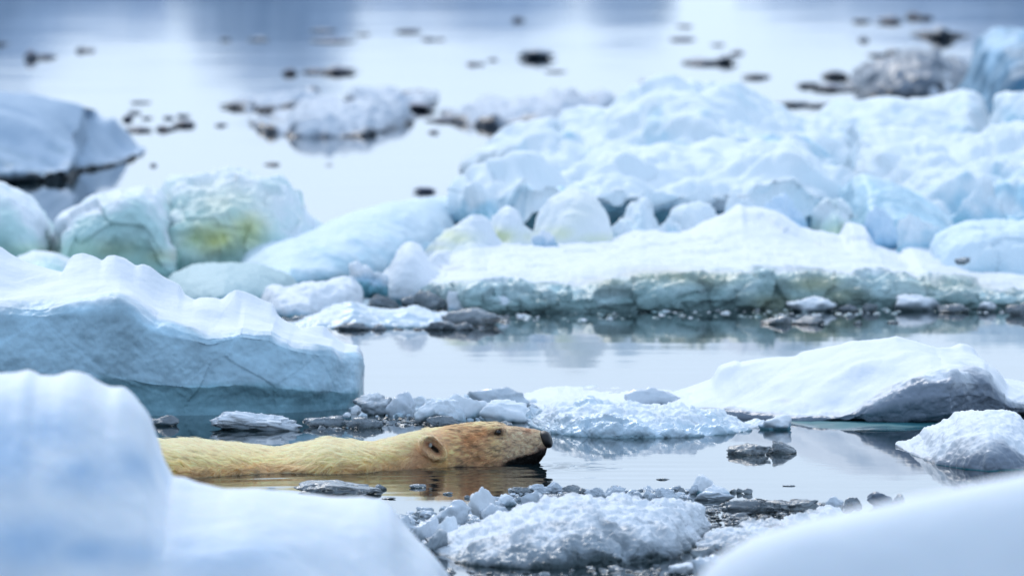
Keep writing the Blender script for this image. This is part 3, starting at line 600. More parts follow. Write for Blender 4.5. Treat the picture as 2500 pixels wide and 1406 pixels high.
chunk('ice_chunk', 'broad pale ice fragment above the neck of the bear', 'ice chunk', 1010, 1140, 972, 1032, 'crystal', 109, dr=.6, rough=.1, pits=.1, level=5, ice=(.2, .2, .4), group=G1)
chunk('ice_chunk', 'pointed white ice fragment between neck and flat clear slab', 'ice chunk', 1080, 1190, 958, 1024, 'crystal', 110, dr=.6, nfac=8, soft=.03, ice=(.2, .2, .4), group=G1)
chunk('ice_slab', 'flat clear diamond-shaped ice slab tilted above the head of the bear', 'ice slab', 1140, 1294, 944, 994, 'clear', 111, dr=.4, nfac=7, soft=.025, rough=.04, ice=(.5, .4, .5), deep=(.0, .1, .1), group=G1)
chunk('ice_chunk', 'blocky white ice piece directly above the head of the bear', 'ice chunk', 1170, 1290, 976, 1032, 'crystal', 112, dr=.6, nfac=8, soft=.03, rough=.08, ice=(.2, .2, .4), group=G1)
chunk('ice_chunk', 'dark round ice pebble just behind the brow of the bear', 'ice chunk', 1196, 1252, 1026, 1050, 'dark', 113, group=G1)
chunk('ice_chunk', 'grey wet ice pebble above the neck of the bear', 'ice chunk', 1040, 1130, 1014, 1042, 'dark', 114, dr=.5, rough=.14, pits=.12, group=G1)
chunk('ice_slab', 'pale pointed ice shard behind the crystalline mass', 'ice slab', 1524, 1664, 944, 992, 'clear', 115, dr=.5, nfac=8, soft=.03, ice=(.25, .3, .3), group=G1)
chunk('ice_chunk', 'small round white ice ball beside the crystalline mass', 'ice chunk', 1852, 1936, 1010, 1050, 'snow', 116, dr=.8, soft=.1, rough=.07, ice=(.3, .15, .2), deep=(.15, .1, .1))
brash('brash_ice', 'tiny dark brash pieces behind the bear', [(740, 1028, 1046), (860, 1022, 1050), (1000, 1020, 1040), (1130, 1022, 1038)], 130, (8, 34), 'dark', 7)
brash('brash_ice', 'pale brash crumbs along the ice pieces above the bear', [(855, 985, 1016), (1000, 985, 1020), (1150, 975, 1030), (1300, 985, 1030), (1400, 1000, 1040)], 300, (8, 52), 'crystal', 8, flat=.8)
# two-lobed clear growler
chunk('ice_chunk', 'glassy dark right half of the growler off the nose', 'ice chunk', 1866, 1948, 1074, 1108, 'dark', 121, dr=.7, nfac=9, soft=.06, lumps=.2, level=5, group='glassy growler pieces')
chunk('ice_chunk', 'glassy dark left half of the growler off the nose', 'ice chunk', 1770, 1884, 1081, 1112, 'dark', 122, dr=.6, nfac=9, soft=.06, lumps=.3, level=5, group='glassy growler pieces')
chunk('ice_chunk', 'flat dark grey growler in front of the shoulder of the bear', 'ice chunk', 714, 932, 1174, 1212, 'dark', 123, dr=.8, nfac=9, rough=.1, lumps=.2, level=5, ice=(.5, .4, .5))
chunk('ice_chunk', 'small dark nub at the right end of the flat growler', 'ice chunk', 908, 944, 1181, 1196, 'dark', 124)
for k, (a, b, t, c, lab) in enumerate([
    (998, 1040, 1181, 1191, 'dark splinter of ice floating below the ear of the bear'),
    (1080, 1106, 1200, 1207, 'dark crumb of ice left of the pointed white block'),
    (930, 966, 1212, 1218, 'thin dark ice sliver right of the flat growler'),
    (1132, 1152, 1208, 1216, 'brownish crumb touching the pointed white block'),
    (1602, 1638, 1166, 1171, 'thin dark sliver on the bright water under the growler'),
    (1912, 1946, 1183, 1187, 'thin dark sliver on bright water right of the snow nubs'),
    (1492, 1516, 1184, 1189, 'thin dark sliver above the row of clear chunks')]):
    chunk('ice_sliver', lab, 'ice chunk', a, b, t, c, 'dark', 130+k, dr=.8, level=3, group='slivers adrift near the bear')
# clear blocks at the left of the bottom lump
G2 = 'clear blocks at bottom centre'
chunk('ice_block', 'white pointed tooth of ice below the chin reflection', 'ice block', 1142, 1214, 1187, 1262, 'snow', 141, dr=.6, nfac=6, soft=.03, rough=.04, ice=(.02, .05, .05), group=G2)
chunk('ice_block', 'frosted square ice block left of the white tooth', 'ice block', 1062, 1150, 1218, 1282, 'clear', 142, dr=.8, nfac=7, soft=.05, ice=(.15, .2, .2), group=G2)
chunk('ice_block', 'round clear ice block under the white tooth', 'ice block', 1168, 1262, 1226, 1300, 'clear', 143, dr=.7, nfac=9, soft=.06, ice=(.2, .2, .3), group=G2)
chunk('ice_block', 'clear ice block with bubbles at left of the grainy lump', 'ice block', 1000, 1082, 1256, 1318, 'clear', 144, dr=.8, nfac=9, soft=.05, ice=(.2, .2, .3), group=G2)
chunk('ice_block', 'small grey clear ice piece beside the left snow block edge', 'ice block', 968, 1002, 1254, 1294, 'clear', 145, group=G2)
chunk('ice_block', 'milky ice block in the middle of the clear blocks', 'ice block', 1060, 1142, 1258, 1326, 'crystal', 146, dr=.8, nfac=9, soft=.05, ice=(.2, .2, .3), group=G2)
chunk('ice_block', 'wet dark grey ice piece at foot of the clear blocks', 'ice block', 1020, 1096, 1290, 1350, 'rubble', 147, dr=.7, rough=.12, pits=.1, ice=(.9, .3, .3), group=G2)
chunk('ice_block', 'small dark stone-like ice piece atop the clear blocks', 'ice block', 1002, 1024, 1248, 1268, 'dark', 148, group=G2)
chunk('ice_block', 'clear angular plate standing right of the white tooth', 'ice block', 1268, 1322, 1196, 1240, 'clear', 149, dr=.4, nfac=6, soft=.03, group=G2)
chunk('ice_block', 'small frosted cube right of the white tooth', 'ice block', 1212, 1262, 1204, 1236, 'crystal', 150, dr=.7, nfac=7, group=G2)
G3 = 'clear chunks behind the grainy lump'
R3 = [(1244, 1300, 1188, 1206, 'dark', 'flat dark ice plate at left end of the chunk row'), (1282, 1350, 1180, 1204, 'clear', 'pale faceted chunk near the left end of the chunk row'),
      (1330, 1388, 1174, 1202, 'clear', 'clear faceted chunk below the chin reflection'), (1366, 1432, 1182, 1208, 'dark', 'dark faceted chunk right of the chin reflection'),
      (1318, 1420, 1200, 1228, 'dark', 'dark wet chunk behind the crest of the grainy lump'), (1424, 1480, 1188, 1216, 'clear', 'pale bubbly chunk right of the dark faceted chunk'),
      (1470, 1530, 1184, 1222, 'clear', 'tall clear chunk at the middle of the chunk row'), (1534, 1572, 1198, 1222, 'clear', 'small rounded clear chunk in the chunk row'),
      (1566, 1604, 1196, 1222, 'clear', 'small grey clear chunk in the chunk row'), (1592, 1662, 1188, 1222, 'clear', 'broad bubbly clear chunk left of the snow nubs'),
      (1652, 1680, 1188, 1210, 'dark', 'dark spiky crumb left of the snow nubs')]
for k, (a, b, t, c, m, lab) in enumerate(R3):
    chunk('ice_chunk', lab, 'ice chunk', a, b, t, c, m, 160+k, dr=.6, nfac=12, soft=.012, rough=.14, pits=.16, level=5, rfreq=3.5, group=G3)
chunk('ice_chunk', 'puffy snow nub standing up behind the grainy lump', 'ice chunk', 1690, 1752, 1158, 1206, 'snow', 175, dr=.8, soft=.12, rough=.1, ice=(.1, .1, .2))
chunk('ice_chunk', 'pointed snowy chunk right of the puffy snow nub', 'ice chunk', 1720, 1784, 1180, 1218, 'snow', 176, dr=.7, nfac=8, rough=.1, ice=(.35, .2, .2))
chunk('ice_chunk', 'small dark crumb left of the puffy snow nub', 'ice chunk', 1682, 1712, 1182, 1206, 'clear', 177)
chunk('ice_chunk', 'flat wet chunk under the pointed snowy chunk', 'ice chunk', 1694, 1796, 1196, 1222, 'clear', 178, dr=.6)
for k, (a, b, t, c) in enumerate([(1782, 1806, 1192, 1202), (1800, 1818, 1191, 1204), (1815, 1840, 1191, 1206)]):
    chunk('ice_crumb', ['first dark crumb right of the snow nubs', 'middle dark crumb of three right of the snow nubs', 'last dark crumb of three right of the snow nubs'][k], 'ice chunk', a, b, t, c, 'dark', 180+k, level=3, rough=.15, group='dark crumbs in a row')
brash('brash_ice', 'dark tangled brash field left of the right snow slope', [(1718, 1240, 1262), (1800, 1226, 1272), (1900, 1220, 1262), (1990, 1226, 1250), (2030, 1232, 1244)], 420, (7, 44), 'dark', 21, flat=.4)
chunk('ice_chunk', 'long dark ice cake in the brash field', 'ice chunk', 1760, 1900, 1218, 1256, 'dark', 185, dr=.6, rough=.14, pits=.15, level=5, ice=(.6, .4, .5), group='cakes in the dark brash')
chunk('ice_chunk', 'long grey ice cake at right of the brash field', 'ice chunk', 1868, 2010, 1219, 1252, 'dark', 186, dr=.5, rough=.14, pits=.15, level=5, ice=(.7, .4, .5), group='cakes in the dark brash')
brash('brash_ice', 'scattered dark crumbs below the brash field', [(1720, 1262, 1290), (1760, 1266, 1288), (1830, 1262, 1276)], 46, (8, 26), 'dark', 22, flat=.6)
chunk('ice_chunk', 'round pale ice ball at the end of the brash field', 'ice chunk', 2016, 2064, 1211, 1242, 'clear', 187, soft=.12)
chunk('ice_chunk', 'dark rounded ice piece beside the pale ice ball', 'ice chunk', 2060, 2108, 1213, 1244, 'dark', 188, soft=.1)
chunk('ice_boulder', 'grey rounded ice boulder above the right snow slope', 'ice chunk', 2118, 2190, 1199, 1238, 'far_grey', 189, soft=.08, rough=.03, ice=(1.2, .3, .3), deep=(.1, .1, .2))
chunk('ice_chunk', 'dark pebble right of the grey ice boulder', 'ice chunk', 2178, 2212, 1205, 1232, 'dark', 190)
chunk('ice_chunk', 'dark smooth ice piece at right foot of the grainy lump', 'ice chunk', 1686, 1758, 1332, 1374, 'dark', 191, nfac=8)
chunk('ice_chunk', 'small white ice piece floating at bottom edge', 'ice chunk', 1634, 1698, 1372, 1404, 'rubble', 192, nfac=8, ice=(.4, .3, .3))
chunk('ice_chunk', 'wet grey ice piece between bottom edge and right slope', 'ice chunk', 1690, 1770, 1352, 1410, 'clear', 193, nfac=9)
brash('brash_ice', 'glassy slush around the clear blocks at bottom centre', [(972, 1262, 1300), (1030, 1250, 1340), (1120, 1235, 1350), (1230, 1215, 1290)], 170, (10, 54), 'clear', 24, flat=.8, level=3)
brash('brash_ice', 'glassy crumbs in the chunk row behind the grainy lump', [(1240, 1196, 1224), (1450, 1196, 1224), (1690, 1194, 1222)], 150, (7, 36), 'clear', 25, flat=.7, level=3)
brash('brash_ice', 'dark brash crumbs along the bottom frame edge', [(1080, 1392, 1420), (1300, 1396, 1425), (1500, 1384, 1425), (1720, 1372, 1425)], 130, (8, 40), 'dark', 23, flat=.45)

# ------------------------------------------------------------------ far side waterline pieces
G4 = 'dark brash pieces on the far waterline'
R4 = [(694, 790, 768, 790, 'dark', 'dark brash piece behind the long floe tip'), (780, 830, 724, 762, 'dark', 'dark teal gap piece at right end of the slushy bank'),
      (884, 985, 718, 756, 'dark', 'dark brash under the pear-shaped snow lump'), (975, 1035, 722, 752, 'dark', 'small dark brash piece under the pear-shaped lump'),
      (1010, 1092, 708, 758, 'dark', 'dark teal pyramid of ice beside the pear-shaped lump'), (1090, 1154, 708, 762, 'snow', 'round white ice nugget right of the dark teal pyramid'),
      (1030, 1120, 782, 806, 'dark', 'dark brash tip reaching into open water'), (1096, 1158, 786, 806, 'dark', 'small dark brash piece right of the tip'),
      (1060, 1230, 752, 796, 'dark', 'broad dark teal brash mass left of the shelf'), (820, 905, 786, 806, 'dark', 'low dark brash strip on far water left'),
      (900, 950, 790, 806, 'dark', 'low dark brash nub on far water left'), (1170, 1262, 722, 764, 'crystal', 'pale ice piece at left foot of the shelf'),
      (1250, 1330, 716, 758, 'shelf', 'grey knobbly ice at left foot of the shelf'), (1500, 1560, 712, 754, 'shelf', 'grey-blue rounded ice stuck to the shelf edge'),
      (1510, 1606, 708, 736, 'snow', 'white snow wedge stuck to the shelf edge'), (1520, 1580, 734, 758, 'dark', 'dark rounded ice set in the shelf edge'),
      (2028, 2114, 672, 734, 'crystal', 'pale smooth ice lump set in the shelf edge'),
      (1920, 2046, 724, 762, 'rubble', 'snow-capped floating cake in front of the shelf'), (2040, 2100, 742, 762, 'dark', 'dark crumbs right of the snow-capped cake'),
      (1854, 1936, 770, 792, 'dark', 'dark wet log-like piece, left half'), (1930, 2016, 772, 793, 'dark', 'dark wet log-like piece, right half'),
      (2084, 2106, 782, 792, 'dark', 'small dark diamond of ice on open water'), (2166, 2196, 783, 789, 'dark', 'thin dark ice sliver right of the diamond'),
      (2104, 2146, 740, 762, 'dark', 'small dark piece midway along the shelf front'),
      (2184, 2300, 718, 760, 'rubble', 'white-topped cake near right end of the shelf'), (2290, 2370, 742, 764, 'dark', 'dark cake right of the white-topped cake'),
      (2386, 2436, 736, 762, 'rubble', 'little snow-capped nub near the right edge'), (2456, 2540, 738, 770, 'dark', 'dark piece cut by right frame edge'),
      (2330, 2372, 628, 642, 'dark', 'dark debris lying on the snow at right'), (1004, 1068, 456, 470, 'far_dark', 'thin dark floating piece left of the white ridge')]
for k, (a, b, t, c, m, lab) in enumerate(R4):
    st = 0
    kw = dict(dr=.6, nfac=10, rough=.14, pits=.12, group=G4)
    if m in ('snow', 'crystal'): kw.update(rough=.07, pits=.05, ice=(.2, .2, .2))
    if m == 'shelf': kw.update(ice=(.9, .4, .4), deep=(.5, .3, .4))
    if m == 'rubble': kw.update(ice=(.5, .15, .3), deep=(.25, .15, .2))
    if 'debris' in lab: kw.update(stand=37.9)
    if m == 'far_dark': kw.update(taper=.6, soft=.12, sink=.1)
    chunk('ice_chunk', lab, 'ice chunk', a, b, t, c, m, 200+k, **kw)
brash('brash_ice', 'mixed brash crumbs at the foot of the snow shelf', [(1060, 750, 790), (1300, 752, 786), (1600, 752, 782), (1850, 748, 776), (2200, 740, 766), (2560, 740, 768)], 320, (5, 26), 'shelf', 31, flat=.35)
brash('brash_ice', 'dark brash crumbs left of the snow shelf', [(690, 772, 804), (900, 745, 806), (1050, 735, 806), (1240, 745, 800)], 260, (7, 34), 'dark', 32, flat=.4)

# ------------------------------------------------------------------ dark ice adrift on the far water
G5 = 'dark ice adrift on the far water'
FAR = [(-18, 20, 102, 114, 'dark crumb cut by the left edge, far water'), (60, 92, 122, 156, 'dark knob of the far left drifting piece'), (84, 136, 132, 148, 'dark flat tail beside the far left knob'),
       (186, 206, 114, 132, 'dark head of the second piece from far left'), (202, 232, 118, 130, 'flat tail of the second piece from far left'), (606, 656, 91, 104, 'faint grey sliver left of the bright gap'),
       (538, 562, 92, 102, 'faint grey crumb far upper left'), (758, 820, 70, 82, 'dark sliver left of the bright gap, upper of two'), (758, 864, 96, 108, 'dark sliver left of the bright gap, lower of two'),
       (868, 902, 80, 90, 'faint sliver right above the lower dark sliver'), (688, 724, 166, 190, 'dark round nub left of the long far piece'), (738, 792, 168, 184, 'thin left part of the long far piece'),
       (784, 874, 160, 190, 'thick right part of the long far piece'), (966, 1028, 70, 84, 'dark flat sliver at the top of the bright gap'), (1026, 1066, 91, 102, 'faint sliver below the flat sliver'),
       (1062, 1088, 93, 102, 'faint crumb right of the faint sliver'), (1250, 1280, 41, 58, 'dark dot near the top centre'), (1140, 1166, 150, 164, 'dark crumb left of the whale-backed piece'),
       (1164, 1184, 152, 162, 'tiny crumb beside the dark crumb'), (1188, 1214, 141, 151, 'faint crumb nearest the whale-backed piece'), (1332, 1382, 171, 181, 'thin sliver under the whale-backed piece'),
       (1638, 1698, 90, 104, 'dark sliver left of the hooked piece, upper'), (1652, 1690, 60, 70, 'faint sliver above the upper dark sliver'), (1668, 1760, 142, 166, 'flat left part of the hooked piece'),
       (1742, 1800, 132, 166, 'grey right part of the hooked piece'), (1784, 1816, 122, 136, 'raised tip of the hooked piece'), (1814, 1880, 178, 198, 'dark two-lobed piece below the hooked piece'),
       (1736, 1768, 106, 114, 'faint sliver above the hooked piece'), (2084, 2126, 45, 60, 'faint grey piece, left of three at the upper right'), (2138, 2200, 38, 64, 'black flat piece, middle of three at the upper right'),
       (2208, 2250, 28, 52, 'black wedge, right of three at the upper right'), (2240, 2278, 36, 52, 'thin tail of the black upper right wedge'), (2232, 2364, 72, 100, 'long black spindle with a raised middle'),
       (2270, 2330, 62, 112, 'raised grey lump in the middle of the black spindle'), (2096, 2122, 90, 106, 'small grey crumb left of the black spindle'), (2118, 2160, 128, 142, 'dark sliver left of the grey lumpy floe'),
       (2158, 2206, 116, 144, 'dark lumpy sliver touching the grey lumpy floe'), (2008, 2070, 170, 200, 'black block left of the grey lumpy floe'), (1946, 2010, 198, 220, 'thin grey spit left of the grey lumpy floe'),
       (1976, 2090, 206, 230, 'dark low spit under the black block'), (2310, 2376, 148, 206, 'dark right end of the grey lumpy floe'),
       (304, 368, 308, 328, 'dark flat piece right of the upper left floe'), (380, 430, 304, 326, 'dark left half of the slanted piece'), (420, 474, 292, 316, 'dark right half of the slanted piece'),
       (298, 324, 280, 300, 'small dark crumb beside the upper left floe'), (312, 344, 268, 282, 'small grey crumb beside the upper left floe'), (345, 372, 284, 294, 'faint crumb above the dark flat piece'),
       (398, 424, 282, 294, 'faint crumb above the slanted piece, left'), (430, 464, 277, 290, 'faint crumb above the slanted piece, right'), (524, 554, 300, 312, 'faint hooked crumb left of the grey raft'),
       (320, 366, 246, 256, 'faint grey streak above the small crumbs'), (644, 682, 396, 408, 'dark pair of crumbs on the bright water at left'), (366, 382, 398, 410, 'tiny dark crumb at the tip of the upper left floe'),
       (794, 812, 401, 406, 'tiny faint sliver on bright water'), (1046, 1072, 316, 330, 'small dark crumb below the grey rafts'), (540, 640, 244, 276, 'dark left end of the upper grey raft'),
       (980, 1062, 248, 282, 'dark wedge at right of the middle raft'), (960, 1066, 220, 238, 'dark strip above the wedge'), (1154, 1222, 246, 274, 'dark lump on the left of the pinkish raft'),
       (1228, 1268, 244, 272, 'second dark lump on the pinkish raft'), (1042, 1130, 286, 304, 'dark front strip left of the pinkish raft'), (1894, 1980, 246, 266, 'grey flat piece left half near the white ridge'),
       (1966, 2048, 250, 268, 'grey flat piece right half near the white ridge'), (1560, 1590, 196, 202, 'tiny faint speck above the pale ridge')]
for k, (a, b, t, c, lab) in enumerate(FAR):
    faint = 'faint' in lab or 'grey' in lab
    mid_ = t+(c-t)*.70
    chunk('ice_chunk', lab, 'ice chunk', a-(b-a)*.08, b+(b-a)*.08, t+(c-t)*.02, mid_, 'far_grey' if faint else 'far_dark', 300+k, dr=1.6, nfac=12, level=4, soft=.12, rough=.14, lumps=.35, pits=.06, ice=(.9, .3, .4), deep=(.5, .3, .3), group=G5, sink=.12, taper=.6)
chunk('ice_chunk', 'whale-backed grey piece alone on the bright far water', 'ice chunk', 1262, 1360, 120, 145, 'far_grey', 390, dr=1.0, nfac=9, rough=.08, lumps=.2, ice=(.9, .3, .4), deep=(.3, .3, .3), group=G5, taper=.6, sink=.12, soft=.12)
def fraft(label, top, base, seed, mat='far_grey', dc=1.2, db=.8, **k):
    kw = dict(nf=2.4, ends=(4, .6), low=(.06, 2), mid=(.06, 5), hi=(.01, 18), cell=(.03, 4), ice=(.34, .16, .45), deep=(.26, .16, .35), rows=50, step=4, group='grey rafts on the far water')
    kw.update(k)
    floe('ice_raft', label, 'ice floe', top, base, dc, db, mat, seed=seed, **kw)
fraft('upper grey raft with pale right end on the far water', [(580, 262), (620, 250), (660, 240), (710, 232), (760, 232), (776, 244), (780, 262)], 272, 401)
fraft('middle grey raft with a small peak on the far water', [(840, 262), (848, 232), (875, 206), (886, 212), (905, 222), (960, 226), (1000, 240), (1060, 250)], 268, 402)
fraft('large pale raft with dark rim nearest the stained dome', [(618, 318), (650, 306), (700, 300), (735, 270), (780, 254), (850, 250), (920, 256), (980, 266), (990, 290), (1018, 308)], [(618, 326), (760, 336), (900, 334), (1018, 314)], 403, dc=1.6, db=1.0, ice=(.35, .2, .4), deep=(.25, .15, .2))
fraft('long pinkish raft reaching behind the white ridge', [(1080, 300), (1120, 282), (1200, 262), (1260, 252), (1340, 246), (1420, 244), (1480, 246), (1494, 262), (1500, 290)], [(1080, 306), (1200, 312), (1350, 318), (1500, 300)], 404, dc=1.8, db=1.2, ice=(.4, .25, .4), deep=(.28, .2, .3))
fraft('lumpy dark grey floe beside the steel-blue corner block', [(2060, 218), (2090, 200), (2110, 172), (2140, 150), (2170, 142), (2205, 138), (2225, 122), (2245, 126), (2275, 122), (2292, 140), (2310, 156), (2350, 160), (2372, 172), (2380, 200)], [(2060, 232), (2150, 244), (2250, 236), (2380, 214)], 405, dc=1.6, db=1.2, low=(.05, 2), mid=(.05, 5), ice=(1.2, .3, .4), deep=(.3, .2, .3))
fraft('pale thin slab in front of the lumpy dark grey floe', [(2150, 236), (2180, 212), (2230, 206), (2300, 196), (2320, 202), (2330, 220)], [(2150, 246), (2330, 232)], 406, dc=.8, db=.5, ice=(.2, .2, .3), deep=(.1, .1, .1))

# broken blocks wedged between the big lumps, so that the far ice reads as one heap
WEDGE = [(1296, 1372, 560, 606, 39.0, 'snow', 'low snow block at left foot of the cream boulder'), (1478, 1560, 540, 600, 39.6, 'ridge', 'angular blue block right of the cream boulder'),
         (1590, 1668, 528, 598, 39.7, 'ridge', 'angular block between the two knobs under the ridge'), (1760, 1850, 470, 560, 40.1, 'ridge', 'pale block under the middle of the white ridge'),
         (1860, 1990, 470, 580, 40.2, 'blue', 'blue-green block in the hollow right of the snow peak'), (2090, 2200, 500, 612, 39.9, 'blue', 'shaded block at foot of the leaning slab'),
         (2190, 2300, 520, 622, 39.7, 'ridge', 'broken block between leaning slab and right block'), (2330, 2470, 440, 560, 40.6, 'ridge', 'snowy block low on the right bank'),
         (1120, 1220, 440, 540, 40.4, 'ridge', 'white block at left end of the bright ridge'), (846, 950, 636, 700, 38.0, 'snow', 'low white block between tilted slab and pear-shaped lump'),
         ]
for k, (a, b, t, c, dist, m, lab) in enumerate(WEDGE):
    chunk('ice_block', lab, 'ice block', a, b, t, c, m, 500+k, dr=.8, nfac=14, level=5, soft=.07, rough=.12, pits=.07, lumps=.3, ice=(.4, .3, .4), deep=(.1, .15, .2), stand=dist, sink=.6, group='blocks wedged in the far ice heap')

# ------------------------------------------------------------------ the bear
def bear():
    # stations from rump to nose: photo column, row of the back, row of the near water line, half width, depth of belly, squareness
    ST = [(-130, 1172, 1190, .05, .12, 2), (-110, 1150, 1190, .16, .2, 2), (-40, 1120, 1188, .26, .3, 2), (80, 1105, 1184, .31, .36, 2.1), (220, 1100, 1178, .32, .38, 2.2), (340, 1094, 1172, .32, .38, 2.2),
          (400, 1086, 1170, .32, .38, 2.3), (450, 1081, 1168, .32, .38, 2.3), (520, 1085, 1164, .31, .37, 2.3), (600, 1091, 1159, .30, .36, 2.3), (680, 1097, 1156, .285, .34, 2.3), (740, 1087, 1156, .27, .32, 2.3),
          (800, 1075, 1158, .255, .3, 2.3), (860, 1079, 1157, .235, .27, 2.3), (910, 1083, 1153, .215, .24, 2.3), (960, 1072, 1149, .19, .21, 2.2), (1010, 1057, 1145, .165, .18, 2.2), (1060, 1046, 1142, .150, .15, 2.2), (1110, 1038, 1140, .142, .12, 2.2),
          (1150, 1033, 1138, .136, .10, 2.2), (1185, 1031, 1137, .126, .08, 2.2), (1212, 1034, 1136, .110, .065, 2.3), (1236, 1040, 1135, .088, .05, 2.5), (1262, 1042, 1134, .070, .04, 2.7), (1290, 1046, 1132, .058, .022, 2.6), (1312, 1050, 1132, .046, .002, 2.6),
          (1325, 1055, 1132, .035, -.018, 2.5), (1333, 1061, 1131, .024, -.034, 2.4), (1338, 1068, 1130, .010, -.048, 2.2)]
    A = np.array(ST, float)
    pxs = np.concatenate([np.arange(-130, 900, 6.0), np.arange(900, 1338.1, 2.5)])
    def cr(col):        # smooth interpolation through the stations
        x, y = A[:, 0], A[:, col]
        m = np.gradient(y, x); i = np.clip(np.searchsorted(x, pxs)-1, 0, len(x)-2); h = x[i+1]-x[i]; t = (pxs-x[i])/h
        return (2*t**3-3*t**2+1)*y[i]+(t**3-2*t**2+t)*h*m[i]+(-2*t**3+3*t**2)*y[i+1]+(t**3-t**2)*h*m[i+1]
    topr, wl, w, zb, sq = (cr(k) for k in (1, 2, 3, 4, 5))
    yc = depth_on_water(wl)+w; yc = np.convolve(np.pad(yc, 12, 'edge'), np.ones(25)/25, 'valid')
    zt = z_at(topr, yc); X = x_at(pxs, yc)
    zlo = -zb
    nt_ = 72; th = np.linspace(0, 2*np.pi, nt_, endpoint=False)
    c, s = np.cos(th), np.sin(th)
    body = 1-sm(960, 1100, pxs)
    zc = body*(-.03)+(1-body)*(zlo+(zt-zlo)*.42)
    e = (2/sq)[:, None]
    cy = np.sign(c)[None, :]*np.abs(c)[None, :]**e; sz = np.sign(s)[None, :]*np.abs(s)[None, :]**e
    Yv = yc[:, None]+w[:, None]*cy
    Zv = zc[:, None]+np.where(sz > 0, (zt-zc)[:, None]*sz, (zc-zlo)[:, None]*sz)
    P = np.stack([np.broadcast_to(X[:, None], Yv.shape), Yv, Zv], -1)
    V = P.reshape(-1, 3); F = [list(f) for f in grid_faces(len(pxs), nt_, True)]
    n0 = len(V); F.append(list(range(nt_))[::-1]); F.append([(len(pxs)-1)*nt_+k for k in range(nt_)])
    F = [f[::-1] for f in F]
    Vl = [V]; off = n0
    origin = np.array([float(x_at(1150, 30.2)), float(np.interp(1150, pxs, yc)), 0.0])
    # ears: cupped, leaning back, opening to the side
    ear_c = []
    for side in (-1, 1):
        px_e, py_e = 1058, 1097
        yce = float(np.interp(px_e, pxs, yc)); we = float(np.interp(px_e, pxs, w))
        d = yce+side*we*.93
        cen = np.array([float(x_at(px_e, d)), d, float(z_at(py_e, yce-we*.93))])
        ear_c.append(cen)
        # local axes: long axis from the base (front-low) to the tip (back-high), short axis, outward normal
        L = np.array([-.80, 0, .60]); O = np.array([.10, side*.93, .30]); O = O-L*np.dot(O, L); O /= np.linalg.norm(O); S = np.cross(O, L)
        nu, nv = 20, 40; Q = []
        for layer in (0, 1):
            for i in range(nu):
                r = (i+.0)/(nu-1)
                for j in range(nv):
                    a = 2*np.pi*j/nv
                    lx = .046*r*np.cos(a); sx = .028*r*np.sin(a)*(1-.28*np.cos(a)*-1*r if False else (1+.22*np.cos(a)))
                    dish = .010*r**2-.020*(1-r**2)*(1 if layer == 0 else 1.0)
                    rim = .003*np.exp(-((r-.92)/.1)**2)
                    h = (dish+rim+.008) if layer == 0 else (dish-.020*(1-.75*r**3)-.002)
                    h += .014*max(0, np.cos(a))*r      # tip stands out from the head
                    Q.append(cen+L*lx+S*sx+O*h)
        Q = np.array(Q); Vl.append(Q)
        for layer in (0, 1):
            b0 = off+layer*nu*nv
            for i in range(nu-1):
                for j in range(nv):
                    f = [b0+i*nv+j, b0+(i+1)*nv+j, b0+(i+1)*nv+(j+1) % nv, b0+i*nv+(j+1) % nv]
                    F.append(f if (layer == 0) else f[::-1])
        for j in range(nv):
            F.append([off+(nu-1)*nv+j, off+2*nu*nv-nv+j, off+2*nu*nv-nv+(j+1) % nv, off+(nu-1)*nv+(j+1) % nv])
        off += 2*nu*nv
    # brow ridges
    for side in (-1, 1):
        Vi, Fi = ico(3)
        px_b, py_b = 1206, 1040
        yce = float(np.interp(px_b, pxs, yc))
        cen = np.array([float(x_at(px_b, yce)), yce+side*.062, float(z_at(1046, yce))-.004])
        Vl.append(Vi*np.array([.040, .030, .020])+cen); F += [list(f+off) for f in Fi]; off += len(Vi)
    V = np.concatenate(Vl)-origin
    me0 = bpy.data.meshes.new('bear_tmp'); me0.from_pydata(V.tolist(), [], F); me0.update()
    o0 = bpy.data.objects.new('bear_tmp', me0); COL.objects.link(o0)
    md = o0.modifiers.new('r', 'REMESH'); md.mode = 'VOXEL'; md.voxel_size = .0042
    ms = o0.modifiers.new('s', 'SMOOTH'); ms.factor = .5; ms.iterations = 5
    dg = bpy.context.evaluated_depsgraph_get(); me = bpy.data.meshes.new_from_object(o0.evaluated_get(dg))
    bpy.data.objects.remove(o0); me.name = 'body'
    n = len(me.vertices); co = np.empty(n*3, np.float32); me.vertices.foreach_get('co', co); co = co.reshape(-1, 3).astype(float)
    W = co+origin
    pxv, pyv = project(W)
    near = W[:, 1] < np.interp(pxv, pxs, yc)
    nor = np.empty(n*3, np.float32); me.vertices.foreach_get('normal', nor) if False else me.vertex_normals.foreach_get('vector', nor)
    nor = nor.reshape(-1, 3).astype(float)
    # eye sockets, mouth groove, soft folds of fur
    mir = lambda p: W[:, 1] < p
    def at(px, py, dd): return np.array([x_at(px, dd), dd, z_at(py, dd)], float)
    def near_pt(px, py):
        m = near & (np.hypot(pxv-px, pyv-py) < 9) & (nor[:, 1] < 0)
        return W[m][np.argmin(np.hypot(pxv[m]-px, pyv[m]-py))]
    eye = near_pt(1216, 1056)
    yce = float(np.interp(1216, pxs, yc))
    eye_far = np.array([eye[0], 2*yce-eye[1], eye[2]])
    disp = np.zeros(n)
    for e_ in (eye, eye_far): disp -= .010*np.exp(-(np.linalg.norm(W-e_, axis=1)/.016)**2)
    # mouth line from below the nose back along the muzzle
    my = np.interp(pxv, [1225, 1250, 1290, 1320, 1342], [1128, 1120, 1112, 1104, 1096]); on = sm(1225, 1245, pxv)
    disp -= .004*np.exp(-((pyv-my)/3.5)**2)*on*near
